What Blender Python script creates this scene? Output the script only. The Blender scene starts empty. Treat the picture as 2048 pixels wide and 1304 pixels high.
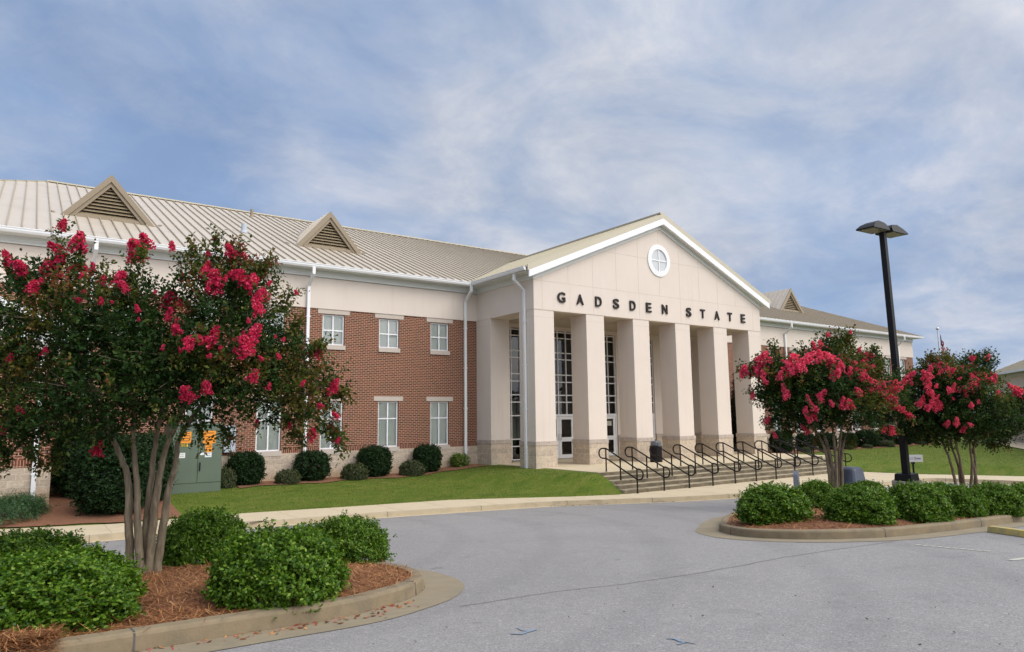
import bpy, math, random
import numpy as np
from mathutils import Matrix, Vector
SC = bpy.context.scene
COL = SC.collection
RNG = np.random.default_rng(7)
random.seed(7)
PI = math.pi

# ------------------------------------------------------------------ camera
CX, CY, CZ = -18.0946, -23.6441, 2.1176
YAW, PITCH, ROLL, FPX = 0.62110, 0.13092, -0.01195, 1391.345
cd_ = bpy.data.cameras.new('camera')
cam = bpy.data.objects.new('camera', cd_)
COL.objects.link(cam)
SC.camera = cam
r0 = Vector((math.cos(YAW), -math.sin(YAW), 0))
FW = Vector((math.sin(YAW) * math.cos(PITCH), math.cos(YAW) * math.cos(PITCH), math.sin(PITCH)))
u0 = r0.cross(FW)
RT = math.cos(ROLL) * r0 + math.sin(ROLL) * u0
UP = -math.sin(ROLL) * r0 + math.cos(ROLL) * u0
m = Matrix.Identity(4)
for i in range(3):
    m[i][0] = RT[i]; m[i][1] = UP[i]; m[i][2] = -FW[i]
m[0][3], m[1][3], m[2][3] = CX, CY, CZ
cam.matrix_world = m
cd_.sensor_fit = 'HORIZONTAL'
cd_.sensor_width = 36.0
cd_.lens = FPX / 2048 * 36.0
cd_.clip_end = 3000

# ------------------------------------------------------------------ world, sun, exposure
SKY_ROT, SKY_LOC = 1.169, (-17.476, 4.807, 0)
SKY_LOBES = [((.66, .68, .33), .93, .12), ((.22, .89, .40), .90, -.07), ((.86, .47, .20), .97, -.09), ((.05, .96, .25), .95, -.05), ((.89, .31, .33), .95, .07), ((.40, .75, .52), .94, .06)]
SUN_EL, SUN_AZ = math.radians(42), math.radians(152)     # azimuth clockwise from +Y: behind the camera, a little right
w = bpy.data.worlds.new('World'); SC.world = w
w.use_nodes = True
nt = w.node_tree; nt.nodes.clear()
class NT:
    def __init__(s, tree): s.t = tree
    def n(s, kind, **kw):
        nd = s.t.nodes.new(kind)
        for k, v in kw.items():
            if k == 'inp':
                for a, b in v.items():
                    nd.inputs[a].default_value = b
            else: setattr(nd, k, v)
        return nd
    def l(s, a, b): s.t.links.new(a, b)
    def math(s, op, a, b=None, clamp=False):
        nd = s.t.nodes.new('ShaderNodeMath'); nd.operation = op; nd.use_clamp = clamp
        for i, v in enumerate((a, b)):
            if v is None: continue
            if isinstance(v, (int, float)): nd.inputs[i].default_value = v
            else: s.l(v, nd.inputs[i])
        return nd.outputs[0]
    def mix(s, f, a, b, mode='MIX'):
        nd = s.t.nodes.new('ShaderNodeMix'); nd.data_type = 'RGBA'; nd.blend_type = mode
        for i, v in ((0, f), (6, a), (7, b)):
            if isinstance(v, (int, float)): nd.inputs[i].default_value = v
            elif isinstance(v, tuple): nd.inputs[i].default_value = v if len(v) == 4 else v + (1,)
            else: s.l(v, nd.inputs[i])
        return nd.outputs[2]
    def ramp(s, f, stops):
        nd = s.t.nodes.new('ShaderNodeValToRGB')
        e = nd.color_ramp.elements
        while len(e) < len(stops): e.new(0.5)
        for q, (p_, c_) in zip(e, stops):
            q.position = p_; q.color = c_ if len(c_) == 4 else tuple(c_) + (1,)
        s.l(f, nd.inputs[0])
        return nd.outputs[0]
    def noise(s, vec, scale, detail=4, rough=0.55, dist=0.0):
        nd = s.t.nodes.new('ShaderNodeTexNoise')
        nd.inputs['Scale'].default_value = scale; nd.inputs['Detail'].default_value = detail
        nd.inputs['Roughness'].default_value = rough; nd.inputs['Distortion'].default_value = dist
        if vec is not None: s.l(vec, nd.inputs['Vector'])
        return nd.outputs[0]
W = NT(nt)
tc = W.n('ShaderNodeTexCoord')
sep = W.n('ShaderNodeSeparateXYZ'); W.l(tc.outputs['Generated'], sep.inputs[0])
zc = W.math('ADD', W.math('MAXIMUM', sep.outputs[2], 0.0), 0.30)
px = W.math('DIVIDE', sep.outputs[0], zc); py = W.math('DIVIDE', sep.outputs[1], zc)
cmb = W.n('ShaderNodeCombineXYZ'); W.l(px, cmb.inputs[0]); W.l(py, cmb.inputs[1])
mp = W.n('ShaderNodeMapping', inp={'Rotation': (0, 0, SKY_ROT), 'Scale': (1.0, 1.15, 1), 'Location': SKY_LOC})
W.l(cmb.outputs[0], mp.inputs[0])
n1 = W.noise(mp.outputs[0], 0.75, 3, 0.45, 0.3)
n2 = W.noise(mp.outputs[0], 2.6, 6, 0.62, 0.35)
n3 = W.noise(mp.outputs[0], 7.0, 6, 0.62, 0.5)
cov = W.math('ADD', W.math('ADD', W.math('MULTIPLY', n1, 0.46), W.math('MULTIPLY', n2, 0.34)), W.math('MULTIPLY', n3, 0.20))
def lobe(d, cos0, amt):                 # a broad bank of cloud or of clear sky in one part of the heavens
    dn = W.n('ShaderNodeVectorMath', operation='DOT_PRODUCT'); W.l(tc.outputs['Generated'], dn.inputs[0]); dn.inputs[1].default_value = Vector(d).normalized()
    mr = W.n('ShaderNodeMapRange', interpolation_type='SMOOTHSTEP', inp={1: cos0, 2: 1.0, 3: 0.0, 4: amt}); W.l(dn.outputs['Value'], mr.inputs[0])
    return mr.outputs[0]
for d_, c_, a_ in SKY_LOBES: cov = W.math('ADD', cov, lobe(d_, c_, a_ * 1.2))
mask = W.ramp(cov, [(0.34, (0, 0, 0)), (0.47, (.40, .40, .40)), (0.54, (.66, .66, .66)), (0.66, (1, 1, 1))])
sky = W.n('ShaderNodeTexSky', sky_type='NISHITA', sun_disc=False, sun_elevation=SUN_EL, sun_rotation=SUN_AZ)
# thin overcast: the blue between the clouds is greyed, the clouds are pale
base = W.mix(0.85, sky.outputs[0], (2.95, 4.15, 6.5))
cloud = W.mix(W.ramp(n2, [(.35, (0, 0, 0)), (.65, (1, 1, 1))]), (4.5, 5.25, 6.6), (6.9, 7.0, 7.5))
skyc = W.mix(mask, base, cloud)
bank = W.ramp(W.noise(mp.outputs[0], 1.5, 5, 0.55, 0.6), [(.34, (.82, .85, .89)), (.62, (1.06, 1.05, 1.04))])
skyc = W.mix(1.0, skyc, bank, 'MULTIPLY')
# the cloud layer towards the hidden sun (behind the camera) is much brighter
sd = (math.sin(SUN_AZ) * math.cos(SUN_EL), math.cos(SUN_AZ) * math.cos(SUN_EL), math.sin(SUN_EL))
dot = W.n('ShaderNodeVectorMath', operation='DOT_PRODUCT'); W.l(tc.outputs['Generated'], dot.inputs[0]); dot.inputs[1].default_value = sd
glow = W.ramp(W.math('ADD', W.math('MULTIPLY', dot.outputs['Value'], .5), .5), [(0.70, (1, 1, 1)), (1.0, (5.3, 4.5, 3.5))])
skyc2 = W.mix(1.0, skyc, glow, 'MULTIPLY')
bg = W.n('ShaderNodeBackground', inp={'Strength': 0.1}); W.l(skyc2, bg.inputs[0])
wo = W.n('ShaderNodeOutputWorld'); W.l(bg.outputs[0], wo.inputs[0])
sl = bpy.data.lights.new('sun', 'SUN'); sl.energy = 1.0; sl.angle = math.radians(30); sl.color = (1.0, 0.95, 0.88)
so = bpy.data.objects.new('sun', sl); COL.objects.link(so)
so.rotation_euler = (-Vector(sd)).to_track_quat('-Z', 'Y').to_euler()
so.location = (0, -30, 30)
SC.view_settings.view_transform = 'Standard'; SC.view_settings.look = 'None'
SC.view_settings.exposure = 0.07; SC.view_settings.gamma = 1.0
SC.cycles.max_bounces = 8; SC.cycles.transparent_max_bounces = 12

# ------------------------------------------------------------------ camera rays -> points of the place
def ray(u, v):
    a = (u - 1024) / FPX; b = (652 - v) / FPX
    return FW + RT * a + UP * b
def at_depth(u, v, d):
    q = Vector((CX, CY, CZ)) + ray(u, v) * d
    return np.array(q)
def at_y(u, v, y):
    d = ray(u, v); return np.array(Vector((CX, CY, CZ)) + d * ((y - CY) / d.y))
def at_z(u, v, z):
    d = ray(u, v); return np.array(Vector((CX, CY, CZ)) + d * ((z - CZ) / d.z))

# ------------------------------------------------------------------ ground heights
SWZ, RDZ = -0.70, -0.85
def zline(x):
    a = .03 - .032 * (np.clip(x, -32, 8) + 6.76)
    t = np.clip((x - 8) / 7.0, 0, 1)
    return a * (1 - t) + RDZ * t
KXS = [-60, -16.6, -12.5, -9.7, -6.6, -3.35, -1.1, 1.0, 3.14, 6, 11, 60]
KYS = [-2.0, -2.83, -3.2, -3.47, -4.1, -4.85, -5.8, -6.75, -7.4, -8, -8.75, -8.75]
TXS = KXS[:-1] + [14.14, 15.19, 15.65, 16.5, 18, 19]
TYS = KYS[:-1] + [-8.96, -10.57, -12.2, -16, -30, -60]
IXS = [-60, -18.15, -15.42, -12.19, -8.9, -5.46, -3.58, -1.6, 0.1, 0.35, 15.75, 16.3, 17.36, 18.22, 19.3, 21, 23]
IYS = [0.6, 0.1, -0.87, -0.95, -1.57, -2.14, -3.1, -4.2, -4.86, -4.88, -4.88, -7.9, -9.75, -11.34, -16, -30, -60]
def ykerb(x): return np.interp(x, KXS, KYS)
def ytop(x): return np.interp(x, TXS, TYS)
def yin(x): return np.interp(x, IXS, IYS)
def zroad(x, y):
    t = np.clip((y + 17.5) / (ykerb(x) + 17.5), -.25, 1.0)
    zl = zline(x)
    return zl + (RDZ - zl) * t
def sms(t):
    t = np.clip(t, 0, 1); return t * t * (3 - 2 * t)
def zlawn(x, y):
    x = np.asarray(x, float); y = np.asarray(y, float)
    d = y - yin(x)
    s = sms((x + 4.0) / 4.0)
    htop = -0.26 * (1 - s) - 0.03 * s
    ytp = 4.4 * (1 - s) + (-3.3) * s
    zl = SWZ + (htop - SWZ) * sms(d / np.maximum(ytp - yin(x), 1.2)) ** 0.8
    zr = SWZ + 0.34 * sms(d / 9.0)
    near = sms(1 - (x - 15.6) / 4.0) * sms((y + 5.2) / 2.2)
    zr = zr * (1 - near) + (-0.04) * near
    z = np.where(x < 8, zl, zr)
    z = np.where((x > .5) & (x < 15.65) & (y < 4.5), -1.3, z)
    return np.where(d < 0, SWZ - 0.06 + 0.8 * np.maximum(d, -1.2), z)
def on_road(u, v, h=0.0):
    d = ray(u, v); lo, hi = 1.0, 90.0
    for _ in range(50):
        md = (lo + hi) / 2
        if CZ + d.z * md > float(zroad(CX + d.x * md, CY + d.y * md)) + h: lo = md
        else: hi = md
    return np.array(Vector((CX, CY, CZ)) + d * lo)

# ------------------------------------------------------------------ mesh builder
class MB:
    def __init__(s): s.v = []; s.f = []
    def poly(s, pts):
        b = len(s.v); s.v += [tuple(map(float, p)) for p in pts]; s.f.append(tuple(range(b, b + len(pts)))); return s
    def box(s, x0, x1, y0, y1, z0, z1):
        b = len(s.v)
        s.v += [(x0, y0, z0), (x1, y0, z0), (x1, y1, z0), (x0, y1, z0), (x0, y0, z1), (x1, y0, z1), (x1, y1, z1), (x0, y1, z1)]
        for q in ((0, 3, 2, 1), (4, 5, 6, 7), (0, 1, 5, 4), (1, 2, 6, 5), (2, 3, 7, 6), (3, 0, 4, 7)): s.f.append(tuple(b + i for i in q))
        return s
    def hexa(s, bot, top):
        b = len(s.v); n = len(bot)
        s.v += [tuple(map(float, p)) for p in bot] + [tuple(map(float, p)) for p in top]
        s.f.append(tuple(b + i for i in reversed(range(n)))); s.f.append(tuple(b + n + i for i in range(n)))
        for i in range(n):
            j = (i + 1) % n; s.f.append((b + i, b + j, b + n + j, b + n + i))
        return s
    def beam(s, p, q, wd, ht, up=(0, 0, 1)):
        p = Vector(p); q = Vector(q); d = (q - p).normalized(); up = Vector(up)
        sd_ = d.cross(up).normalized(); u = sd_.cross(d).normalized()
        o = [(-1, -1), (1, -1), (1, 1), (-1, 1)]
        return s.hexa([p + sd_ * a * wd / 2 + u * b * ht / 2 for a, b in o][::-1], [q + sd_ * a * wd / 2 + u * b * ht / 2 for a, b in o][::-1])
    def tube(s, pts, rad, n=8, closed=False, caps=True):
        pts = [Vector(p) for p in pts]; N = len(pts)
        rad = [rad] * N if isinstance(rad, (int, float)) else list(rad)
        b = len(s.v); prev = None
        for i in range(N):
            if closed: d = pts[(i + 1) % N] - pts[i - 1]
            else: d = pts[min(i + 1, N - 1)] - pts[max(i - 1, 0)]
            d.normalize()
            if prev is None:
                a = Vector((0, 0, 1)) if abs(d.z) < .9 else Vector((1, 0, 0))
                x = d.cross(a).normalized()
            else:
                x = (prev - d * prev.dot(d)).normalized()
            prev = x; y = d.cross(x)
            for k in range(n):
                t = 2 * PI * k / n
                s.v.append(tuple(pts[i] + (x * math.cos(t) + y * math.sin(t)) * rad[i]))
        for i in range(N if closed else N - 1):
            j = (i + 1) % N
            for k in range(n):
                l = (k + 1) % n
                s.f.append((b + i * n + k, b + i * n + l, b + j * n + l, b + j * n + k))
        if caps and not closed:
            s.f.append(tuple(b + k for k in reversed(range(n)))); s.f.append(tuple(b + (N - 1) * n + k for k in range(n)))
        return s
    def lathe(s, prof, n=24, c=(0, 0, 0), sq=0.0):
        b = len(s.v)
        for r, z in prof:
            for k in range(n):
                t = 2 * PI * k / n
                e = 1.0
                if sq: e = 1.0 / (abs(math.cos(t)) ** sq + abs(math.sin(t)) ** sq) ** (1.0 / sq)
                s.v.append((c[0] + r * e * math.cos(t), c[1] + r * e * math.sin(t), c[2] + z))
        for i in range(len(prof) - 1):
            for k in range(n):
                l = (k + 1) % n
                s.f.append((b + i * n + k, b + i * n + l, b + (i + 1) * n + l, b + (i + 1) * n + k))
        s.f.append(tuple(b + k for k in reversed(range(n)))); e_ = len(prof) - 1
        s.f.append(tuple(b + e_ * n + k for k in range(n)))
        return s
    def build(s, name, mat, parent=None, smooth=False, bevel=0.0):
        me = bpy.data.meshes.new(name)
        me.from_pydata(s.v, [], s.f); me.update()
        uv = me.uv_layers.new(name='UVMap')
        co = np.empty(len(me.vertices) * 3); me.vertices.foreach_get('co', co); co = co.reshape(-1, 3)
        li = np.empty(len(me.loops), int); me.loops.foreach_get('vertex_index', li)
        nn = np.empty(len(me.polygons) * 3); me.polygons.foreach_get('normal', nn); nn = np.abs(nn.reshape(-1, 3))
        tot = np.empty(len(me.polygons), int); me.polygons.foreach_get('loop_total', tot)
        ax = np.repeat(np.argmax(nn + np.array([0, 0, 0.0]), 1), tot)
        P = co[li]
        U = np.where(ax[:, None] == 0, P[:, [1, 2]], np.where(ax[:, None] == 1, P[:, [0, 2]], P[:, [0, 1]]))
        uv.data.foreach_set('uv', U.ravel())
        me.materials.append(mat)
        if smooth: me.polygons.foreach_set('use_smooth', np.ones(len(me.polygons), bool))
        o = bpy.data.objects.new(name, me); COL.objects.link(o)
        if parent is not None: o.parent = parent
        if bevel:
            bm_ = o.modifiers.new('bevel', 'BEVEL'); bm_.width = bevel; bm_.segments = 2; bm_.limit_method = 'ANGLE'
        return o
def local(o, root):                      # move a mesh built in world space under a root Empty
    o.parent = root; o.matrix_parent_inverse = root.matrix_world.inverted() if False else Matrix.Translation(-Vector(root.location))
    return o
def big_mesh(name, verts, nper, mat, parent=None, tint=None):
    """many separate faces with nper corners each, verts (N*nper,3)"""
    nv = len(verts); nf = nv // nper
    me = bpy.data.meshes.new(name)
    me.vertices.add(nv); me.vertices.foreach_set('co', np.ascontiguousarray(verts, dtype=np.float32).ravel())
    me.loops.add(nv); me.loops.foreach_set('vertex_index', np.arange(nv, dtype=np.int32))
    me.polygons.add(nf); me.polygons.foreach_set('loop_start', (np.arange(nf) * nper).astype(np.int32))
    me.update(calc_edges=True)
    if tint is not None:
        at = me.attributes.new('tint', 'FLOAT', 'POINT'); at.data.foreach_set('value', np.repeat(tint, nper).astype(np.float32))
    me.materials.append(mat)
    o = bpy.data.objects.new(name, me); COL.objects.link(o)
    if parent is not None: o.parent = parent
    return o
def tag(o, label=None, cat=None, group=None, kind=None):
    if label: o['label'] = label
    if cat: o['category'] = cat
    if group: o['group'] = group
    if kind: o['kind'] = kind
    return o
def thing(name, label, cat, loc=(0, 0, 0), group=None):
    o = bpy.data.objects.new(name, None); COL.objects.link(o); o.location = loc; o.empty_display_size = .2
    return tag(o, label, cat, group)
def copy_tree(o, parent=None):
    c = o.copy(); COL.objects.link(c)
    if parent is not None: c.parent = parent
    for ch in [q for q in bpy.data.objects if q.parent == o and q.name in COL.objects]: copy_tree(ch, c)
    return c

# ------------------------------------------------------------------ materials
def mat(name):
    m_ = bpy.data.materials.new(name); m_.use_nodes = True
    t = m_.node_tree; b = t.nodes['Principled BSDF']
    return m_, NT(t), b
def plain(name, col, rough=.6, metal=0., var=.0, scale=6., bump=0., bscale=60., spec=None, stain=None):
    m_, T, b = mat(name)
    b.inputs['Roughness'].default_value = rough; b.inputs['Metallic'].default_value = metal
    if spec is not None: b.inputs['Specular IOR Level'].default_value = spec
    tcx = T.n('ShaderNodeTexCoord')
    c = col + (1,)
    if var:
        f = T.noise(tcx.outputs['Object'], scale, 6, .6)
        c = T.mix(f, tuple(x * (1 - var) for x in col), tuple(min(1, x * (1 + var)) for x in col))
        if stain:
            g = T.ramp(T.noise(tcx.outputs['Object'], stain[1], 5, .65, .6), [(stain[2], (0, 0, 0)), (stain[3], (1, 1, 1))])
            c = T.mix(T.math('MULTIPLY', g, stain[4]), c, stain[0])
        T.l(c, b.inputs['Base Color'])
    else: b.inputs['Base Color'].default_value = c
    if bump:
        bp = T.n('ShaderNodeBump', inp={'Strength': bump, 'Distance': .01}); T.l(T.noise(tcx.outputs['Object'], bscale, 4), bp.inputs['Height'])
        T.l(bp.outputs[0], b.inputs['Normal'])
    return m_
M = {}
M['stucco'] = plain('stucco', (.72, .62, .53), .9, var=.045, scale=1.2, bump=.15, bscale=120, stain=((.58, .49, .41), .7, .56, .75, .25))
M['joint'] = plain('stucco joint', (.58, .50, .43), .9)
def mat_stucco():
    m_, T, b = mat('stucco')
    o = T.n('ShaderNodeTexCoord').outputs['Object']
    a = T.noise(o, .9, 6, .6); f = T.noise(o, 140, 3)
    c = T.mix(a, (.665, .585, .52), (.735, .655, .588))
    mpn = T.n('ShaderNodeMapping', inp={'Scale': (2.6, 2.6, .12)}); T.l(o, mpn.inputs[0])
    st = T.ramp(T.noise(mpn.outputs[0], 1.6, 5, .65, .3), [(.54, (0, 0, 0)), (.74, (1, 1, 1))])
    pt = T.ramp(T.noise(o, .35, 4, .6), [(.42, (0, 0, 0)), (.62, (1, 1, 1))])
    c = T.mix(T.math('MULTIPLY', T.math('MULTIPLY', st, pt), .34), c, (.50, .425, .35))
    T.l(c, b.inputs['Base Color']); b.inputs['Roughness'].default_value = .92; b.inputs['Specular IOR Level'].default_value = .2
    bp = T.n('ShaderNodeBump', inp={'Strength': .2, 'Distance': .006}); T.l(f, bp.inputs['Height']); T.l(bp.outputs[0], b.inputs['Normal'])
    return m_
M['stucco'] = mat_stucco()
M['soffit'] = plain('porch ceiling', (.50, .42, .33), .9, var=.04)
M['frieze'] = plain('painted frieze', (.66, .68, .67), .55, var=.03)
M['white'] = plain('white painted metal', (.80, .81, .83), .4, var=.02)
M['roof'] = plain('tan standing seam metal', (.60, .535, .45), .45, metal=.15, var=.07, scale=.9, stain=((.38, .33, .26), .5, .5, .75, .35))
M['seam'] = plain('tan seam with painted shade', (.40, .345, .265), .6, var=.08)  # darker than the roof pans: shade of the rib sides painted into the colour
M['roofpav'] = plain('tan roof metal', (.47, .43, .33), .42, metal=.25, var=.06, scale=.8)
M['trim'] = plain('tan trim', (.27, .215, .145), .5, var=.05)
M['louvre'] = plain('tan louvre', (.30, .24, .155), .55, var=.05)
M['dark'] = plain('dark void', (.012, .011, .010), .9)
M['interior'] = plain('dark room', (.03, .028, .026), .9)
M['bronze'] = plain('bronze lettering', (.022, .017, .015), .55, var=.1, spec=.25)
M['railpaint'] = plain('dark rail paint', (.010, .008, .008), .5, var=.2, scale=20, spec=.25)
M['blackpole'] = plain('black pole paint', (.008, .009, .011), .5, var=.2, scale=5, spec=.25)
M['blind'] = plain('window blind', (.80, .83, .78), .8, var=.05, scale=2)
M['sill'] = plain('cast stone', (.52, .455, .40), .85, var=.09, scale=5, bump=.1)
M['meter'] = plain('grey metal box', (.45, .50, .56), .5, var=.05)

def mat_brick(name, soldier=False):
    m_, T, b = mat(name)
    uv = T.n('ShaderNodeUVMap')
    br = T.n('ShaderNodeTexBrick')
    br.inputs['Color1'].default_value = (.175, .042, .022, 1); br.inputs['Color2'].default_value = (.070, .021, .014, 1)
    br.inputs['Mortar'].default_value = (.47, .30, .205, 1)
    br.inputs['Scale'].default_value = 1.0; br.inputs['Mortar Size'].default_value = .0115; br.inputs['Mortar Smooth'].default_value = .15
    br.inputs['Brick Width'].default_value = .078 if soldier else .215; br.inputs['Row Height'].default_value = .21 if soldier else .0768
    br.inputs['Bias'].default_value = -.05
    if soldier: br.offset = 0.0
    mpn = T.n('ShaderNodeMapping'); T.l(uv.outputs[0], mpn.inputs[0])
    if soldier: mpn.inputs['Location'].default_value = (0.0, .03, 0)
    T.l(mpn.outputs[0], br.inputs[0])
    tcx = T.n('ShaderNodeTexCoord')
    n = T.noise(tcx.outputs['Object'], 2.0, 5)
    n2_ = T.noise(tcx.outputs['Object'], 45, 3)
    c = T.mix(T.math('MULTIPLY', n, .12), br.outputs[0], (.30, .17, .10), 'MIX')
    c = T.mix(.35, c, T.ramp(n2_, [(.3, (.55, .55, .55)), (.7, (1.3, 1.3, 1.3))]), 'MULTIPLY')
    T.l(c, b.inputs['Base Color']); b.inputs['Roughness'].default_value = .9
    bp = T.n('ShaderNodeBump', inp={'Strength': .6, 'Distance': .01}); bp.invert = True
    T.l(br.outputs[1], bp.inputs['Height']); T.l(bp.outputs[0], b.inputs['Normal'])
    return m_
M['brick'] = mat_brick('red brick'); M['soldier'] = mat_brick('soldier brick', True)
def mat_stone(name, w_=.40, h_=.20, dirt=True, cap=False):
    m_, T, b = mat(name)
    uv = T.n('ShaderNodeUVMap'); br = T.n('ShaderNodeTexBrick')
    br.inputs['Color1'].default_value = (.56, .465, .365, 1); br.inputs['Color2'].default_value = (.44, .365, .29, 1)
    if cap: br.inputs['Color1'].default_value = (.47, .40, .35, 1); br.inputs['Color2'].default_value = (.43, .37, .325, 1)
    br.inputs['Mortar'].default_value = (.66, .57, .45, 1)
    br.inputs['Scale'].default_value = 1; br.inputs['Mortar Size'].default_value = .009
    br.inputs['Brick Width'].default_value = w_; br.inputs['Row Height'].default_value = h_
    mpn = T.n('ShaderNodeMapping', inp={'Location': (.07, .0 if not cap else .0, 0)}); T.l(uv.outputs[0], mpn.inputs[0]); T.l(mpn.outputs[0], br.inputs[0])
    tcx = T.n('ShaderNodeTexCoord')
    n = T.noise(tcx.outputs['Object'], 9, 6, .65)
    c = T.mix(.55, br.outputs[0], T.ramp(n, [(.3, (.6, .6, .6)), (.72, (1.35, 1.33, 1.3))]), 'MULTIPLY')
    if dirt:                                # orange soil splash near the ground: a stain with a shape of its own
        sp = T.n('ShaderNodeSeparateXYZ'); T.l(tcx.outputs['Object'], sp.inputs[0])
        h = T.math('ADD', sp.outputs[2], T.math('MULTIPLY', T.noise(tcx.outputs['Object'], 2.2, 4), .5))
        f = T.ramp(h, [(.0, (1, 1, 1)), (.42, (0, 0, 0))])
        c = T.mix(T.math('MULTIPLY', f, .45), c, (.46, .28, .12))
    T.l(c, b.inputs['Base Color']); b.inputs['Roughness'].default_value = .92
    bp = T.n('ShaderNodeBump', inp={'Strength': .7, 'Distance': .02}); bp.invert = True
    hh = T.math('SUBTRACT', br.outputs[1], T.math('MULTIPLY', n, .9)); T.l(hh, bp.inputs['Height']); T.l(bp.outputs[0], b.inputs['Normal'])
    return m_
M['stone'] = mat_stone('split face stone'); M['cap'] = mat_stone('stone cap', .55, 2.0, False, True)
M['stonecol'] = mat_stone('column stone', .40, .235, False)

def mat_glass(name, dark=False):
    m_, T, b = mat(name)
    t = T.t; t.nodes.remove(b)
    out = [n for n in t.nodes if n.type == 'OUTPUT_MATERIAL'][0]
    tr = T.n('ShaderNodeBsdfTransparent', inp={'Color': (.97, .985, .97, 1) if not dark else (.42, .42, .42, 1)})
    gl = T.n('ShaderNodeBsdfGlossy', inp={'Roughness': .02, 'Color': (.95, .97, 1, 1)})
    fr = T.n('ShaderNodeFresnel', inp={'IOR': 1.75 if not dark else 1.6})
    mx = T.n('ShaderNodeMixShader'); T.l(fr.outputs[0], mx.inputs[0]); T.l(tr.outputs[0], mx.inputs[1]); T.l(gl.outputs[0], mx.inputs[2])
    T.l(mx.outputs[0], out.inputs[0])
    return m_
M['glass'] = mat_glass('window glass'); M['tinted'] = mat_glass('tinted entrance glass', True)

def mat_asphalt():
    m_, T, b = mat('asphalt')
    tcx = T.n('ShaderNodeTexCoord'); o = tcx.outputs['Object']
    fine = T.noise(o, 60, 4, .85); mid = T.noise(o, 9, 5, .6); big = T.noise(o, .33, 5, .55, .8)
    vo = T.n('ShaderNodeTexVoronoi', inp={'Scale': 48.}); T.l(o, vo.inputs['Vector'])
    c = T.mix(big, (.215, .208, .206), (.305, .296, .292))
    c = T.mix(.62, c, T.ramp(fine, [(.34, (.30, .30, .32)), (.5, (1, 1, 1)), (.66, (1.9, 1.88, 1.84))]), 'MULTIPLY')
    c = T.mix(.25, c, T.ramp(mid, [(.3, (.72, .72, .74)), (.7, (1.2, 1.2, 1.2))]), 'MULTIPLY')
    spk = T.ramp(vo.outputs['Color'], [(.80, (0, 0, 0)), (.90, (1, 1, 1))])
    c = T.mix(T.math('MULTIPLY', spk, .5), c, (.45, .44, .43))
    # worn wheel tracks sweeping round from the lot to the drive: arcs about a point on the near left
    mpn = T.n('ShaderNodeMapping', inp={'Location': (22.0, 3.5, 0)}); T.l(o, mpn.inputs[0])
    wv = T.n('ShaderNodeTexWave', wave_type='RINGS', rings_direction='Z', inp={'Scale': .17, 'Distortion': 2.2, 'Detail': 3.0, 'Detail Scale': .6}); T.l(mpn.outputs[0], wv.inputs[0])
    c = T.mix(.35, c, T.ramp(wv.outputs[1], [(.0, (1.0, 1.0, 1.0)), (.75, (1.02, 1.02, 1.02)), (1, (.80, .80, .81))]), 'MULTIPLY')
    st = T.ramp(T.noise(o, .9, 6, .7, 1.2), [(.55, (0, 0, 0)), (.72, (1, 1, 1))])
    c = T.mix(T.math('MULTIPLY', st, .30), c, (.12, .12, .125))
    dr = T.ramp(T.noise(o, 3.1, 4, .5, .4), [(.68, (0, 0, 0)), (.76, (1, 1, 1))])
    c = T.mix(T.math('MULTIPLY', dr, .45), c, (.09, .09, .09))
    T.l(c, b.inputs['Base Color']); b.inputs['Roughness'].default_value = .82
    bp = T.n('ShaderNodeBump', inp={'Strength': .55, 'Distance': .006}); T.l(fine, bp.inputs['Height']); T.l(bp.outputs[0], b.inputs['Normal'])
    return m_
M['asphalt'] = mat_asphalt()
M['walk'] = plain('pale concrete', (.56, .475, .33), .88, var=.10, scale=3, bump=.15, stain=((.40, .33, .22), 1.1, .55, .75, .4))
M['kerbfar'] = plain('kerb concrete', (.47, .395, .275), .88, var=.14, scale=4, bump=.2, stain=((.25, .21, .15), 2.0, .5, .7, .5))
M['kerb'] = plain('weathered concrete', (.235, .185, .115), .9, var=.28, scale=5, bump=.35, bscale=45, stain=((.13, .115, .085), 2.6, .48, .68, .6))
M['gutter'] = plain('gutter concrete', (.27, .225, .15), .9, var=.22, scale=4, bump=.3, bscale=60, stain=((.18, .16, .12), 1.8, .5, .7, .5))
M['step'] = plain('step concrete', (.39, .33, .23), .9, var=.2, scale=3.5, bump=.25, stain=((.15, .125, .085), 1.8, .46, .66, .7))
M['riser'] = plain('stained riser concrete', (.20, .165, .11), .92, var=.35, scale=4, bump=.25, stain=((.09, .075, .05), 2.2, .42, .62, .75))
M['pad'] = plain('grey concrete', (.36, .33, .28), .9, var=.2, scale=5, bump=.3, stain=((.2, .18, .14), 3, .5, .7, .5))
M['mulch'] = plain('mulch floor', (.20, .085, .042), .95, var=.5, scale=16, bump=.9, bscale=40)
M['mulchfar'] = plain('bark mulch', (.21, .095, .05), .95, var=.45, scale=7, bump=.8, bscale=30)
M['yellow'] = plain('yellow kerb paint', (.55, .42, .12), .8, var=.2, scale=8, bump=.3, stain=((.33, .29, .2), 5, .45, .65, .7))
M['paintw'] = plain('worn white paint', (.50, .49, .42), .8, var=.3, scale=18)
M['paintb'] = plain('blue marking paint', (.16, .32, .50), .8, var=.3, scale=16, stain=((.25, .25, .26), 24, .40, .52, .9))
M['crack'] = plain('asphalt crack', (.10, .097, .095), .95, var=.4, scale=20)
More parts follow.
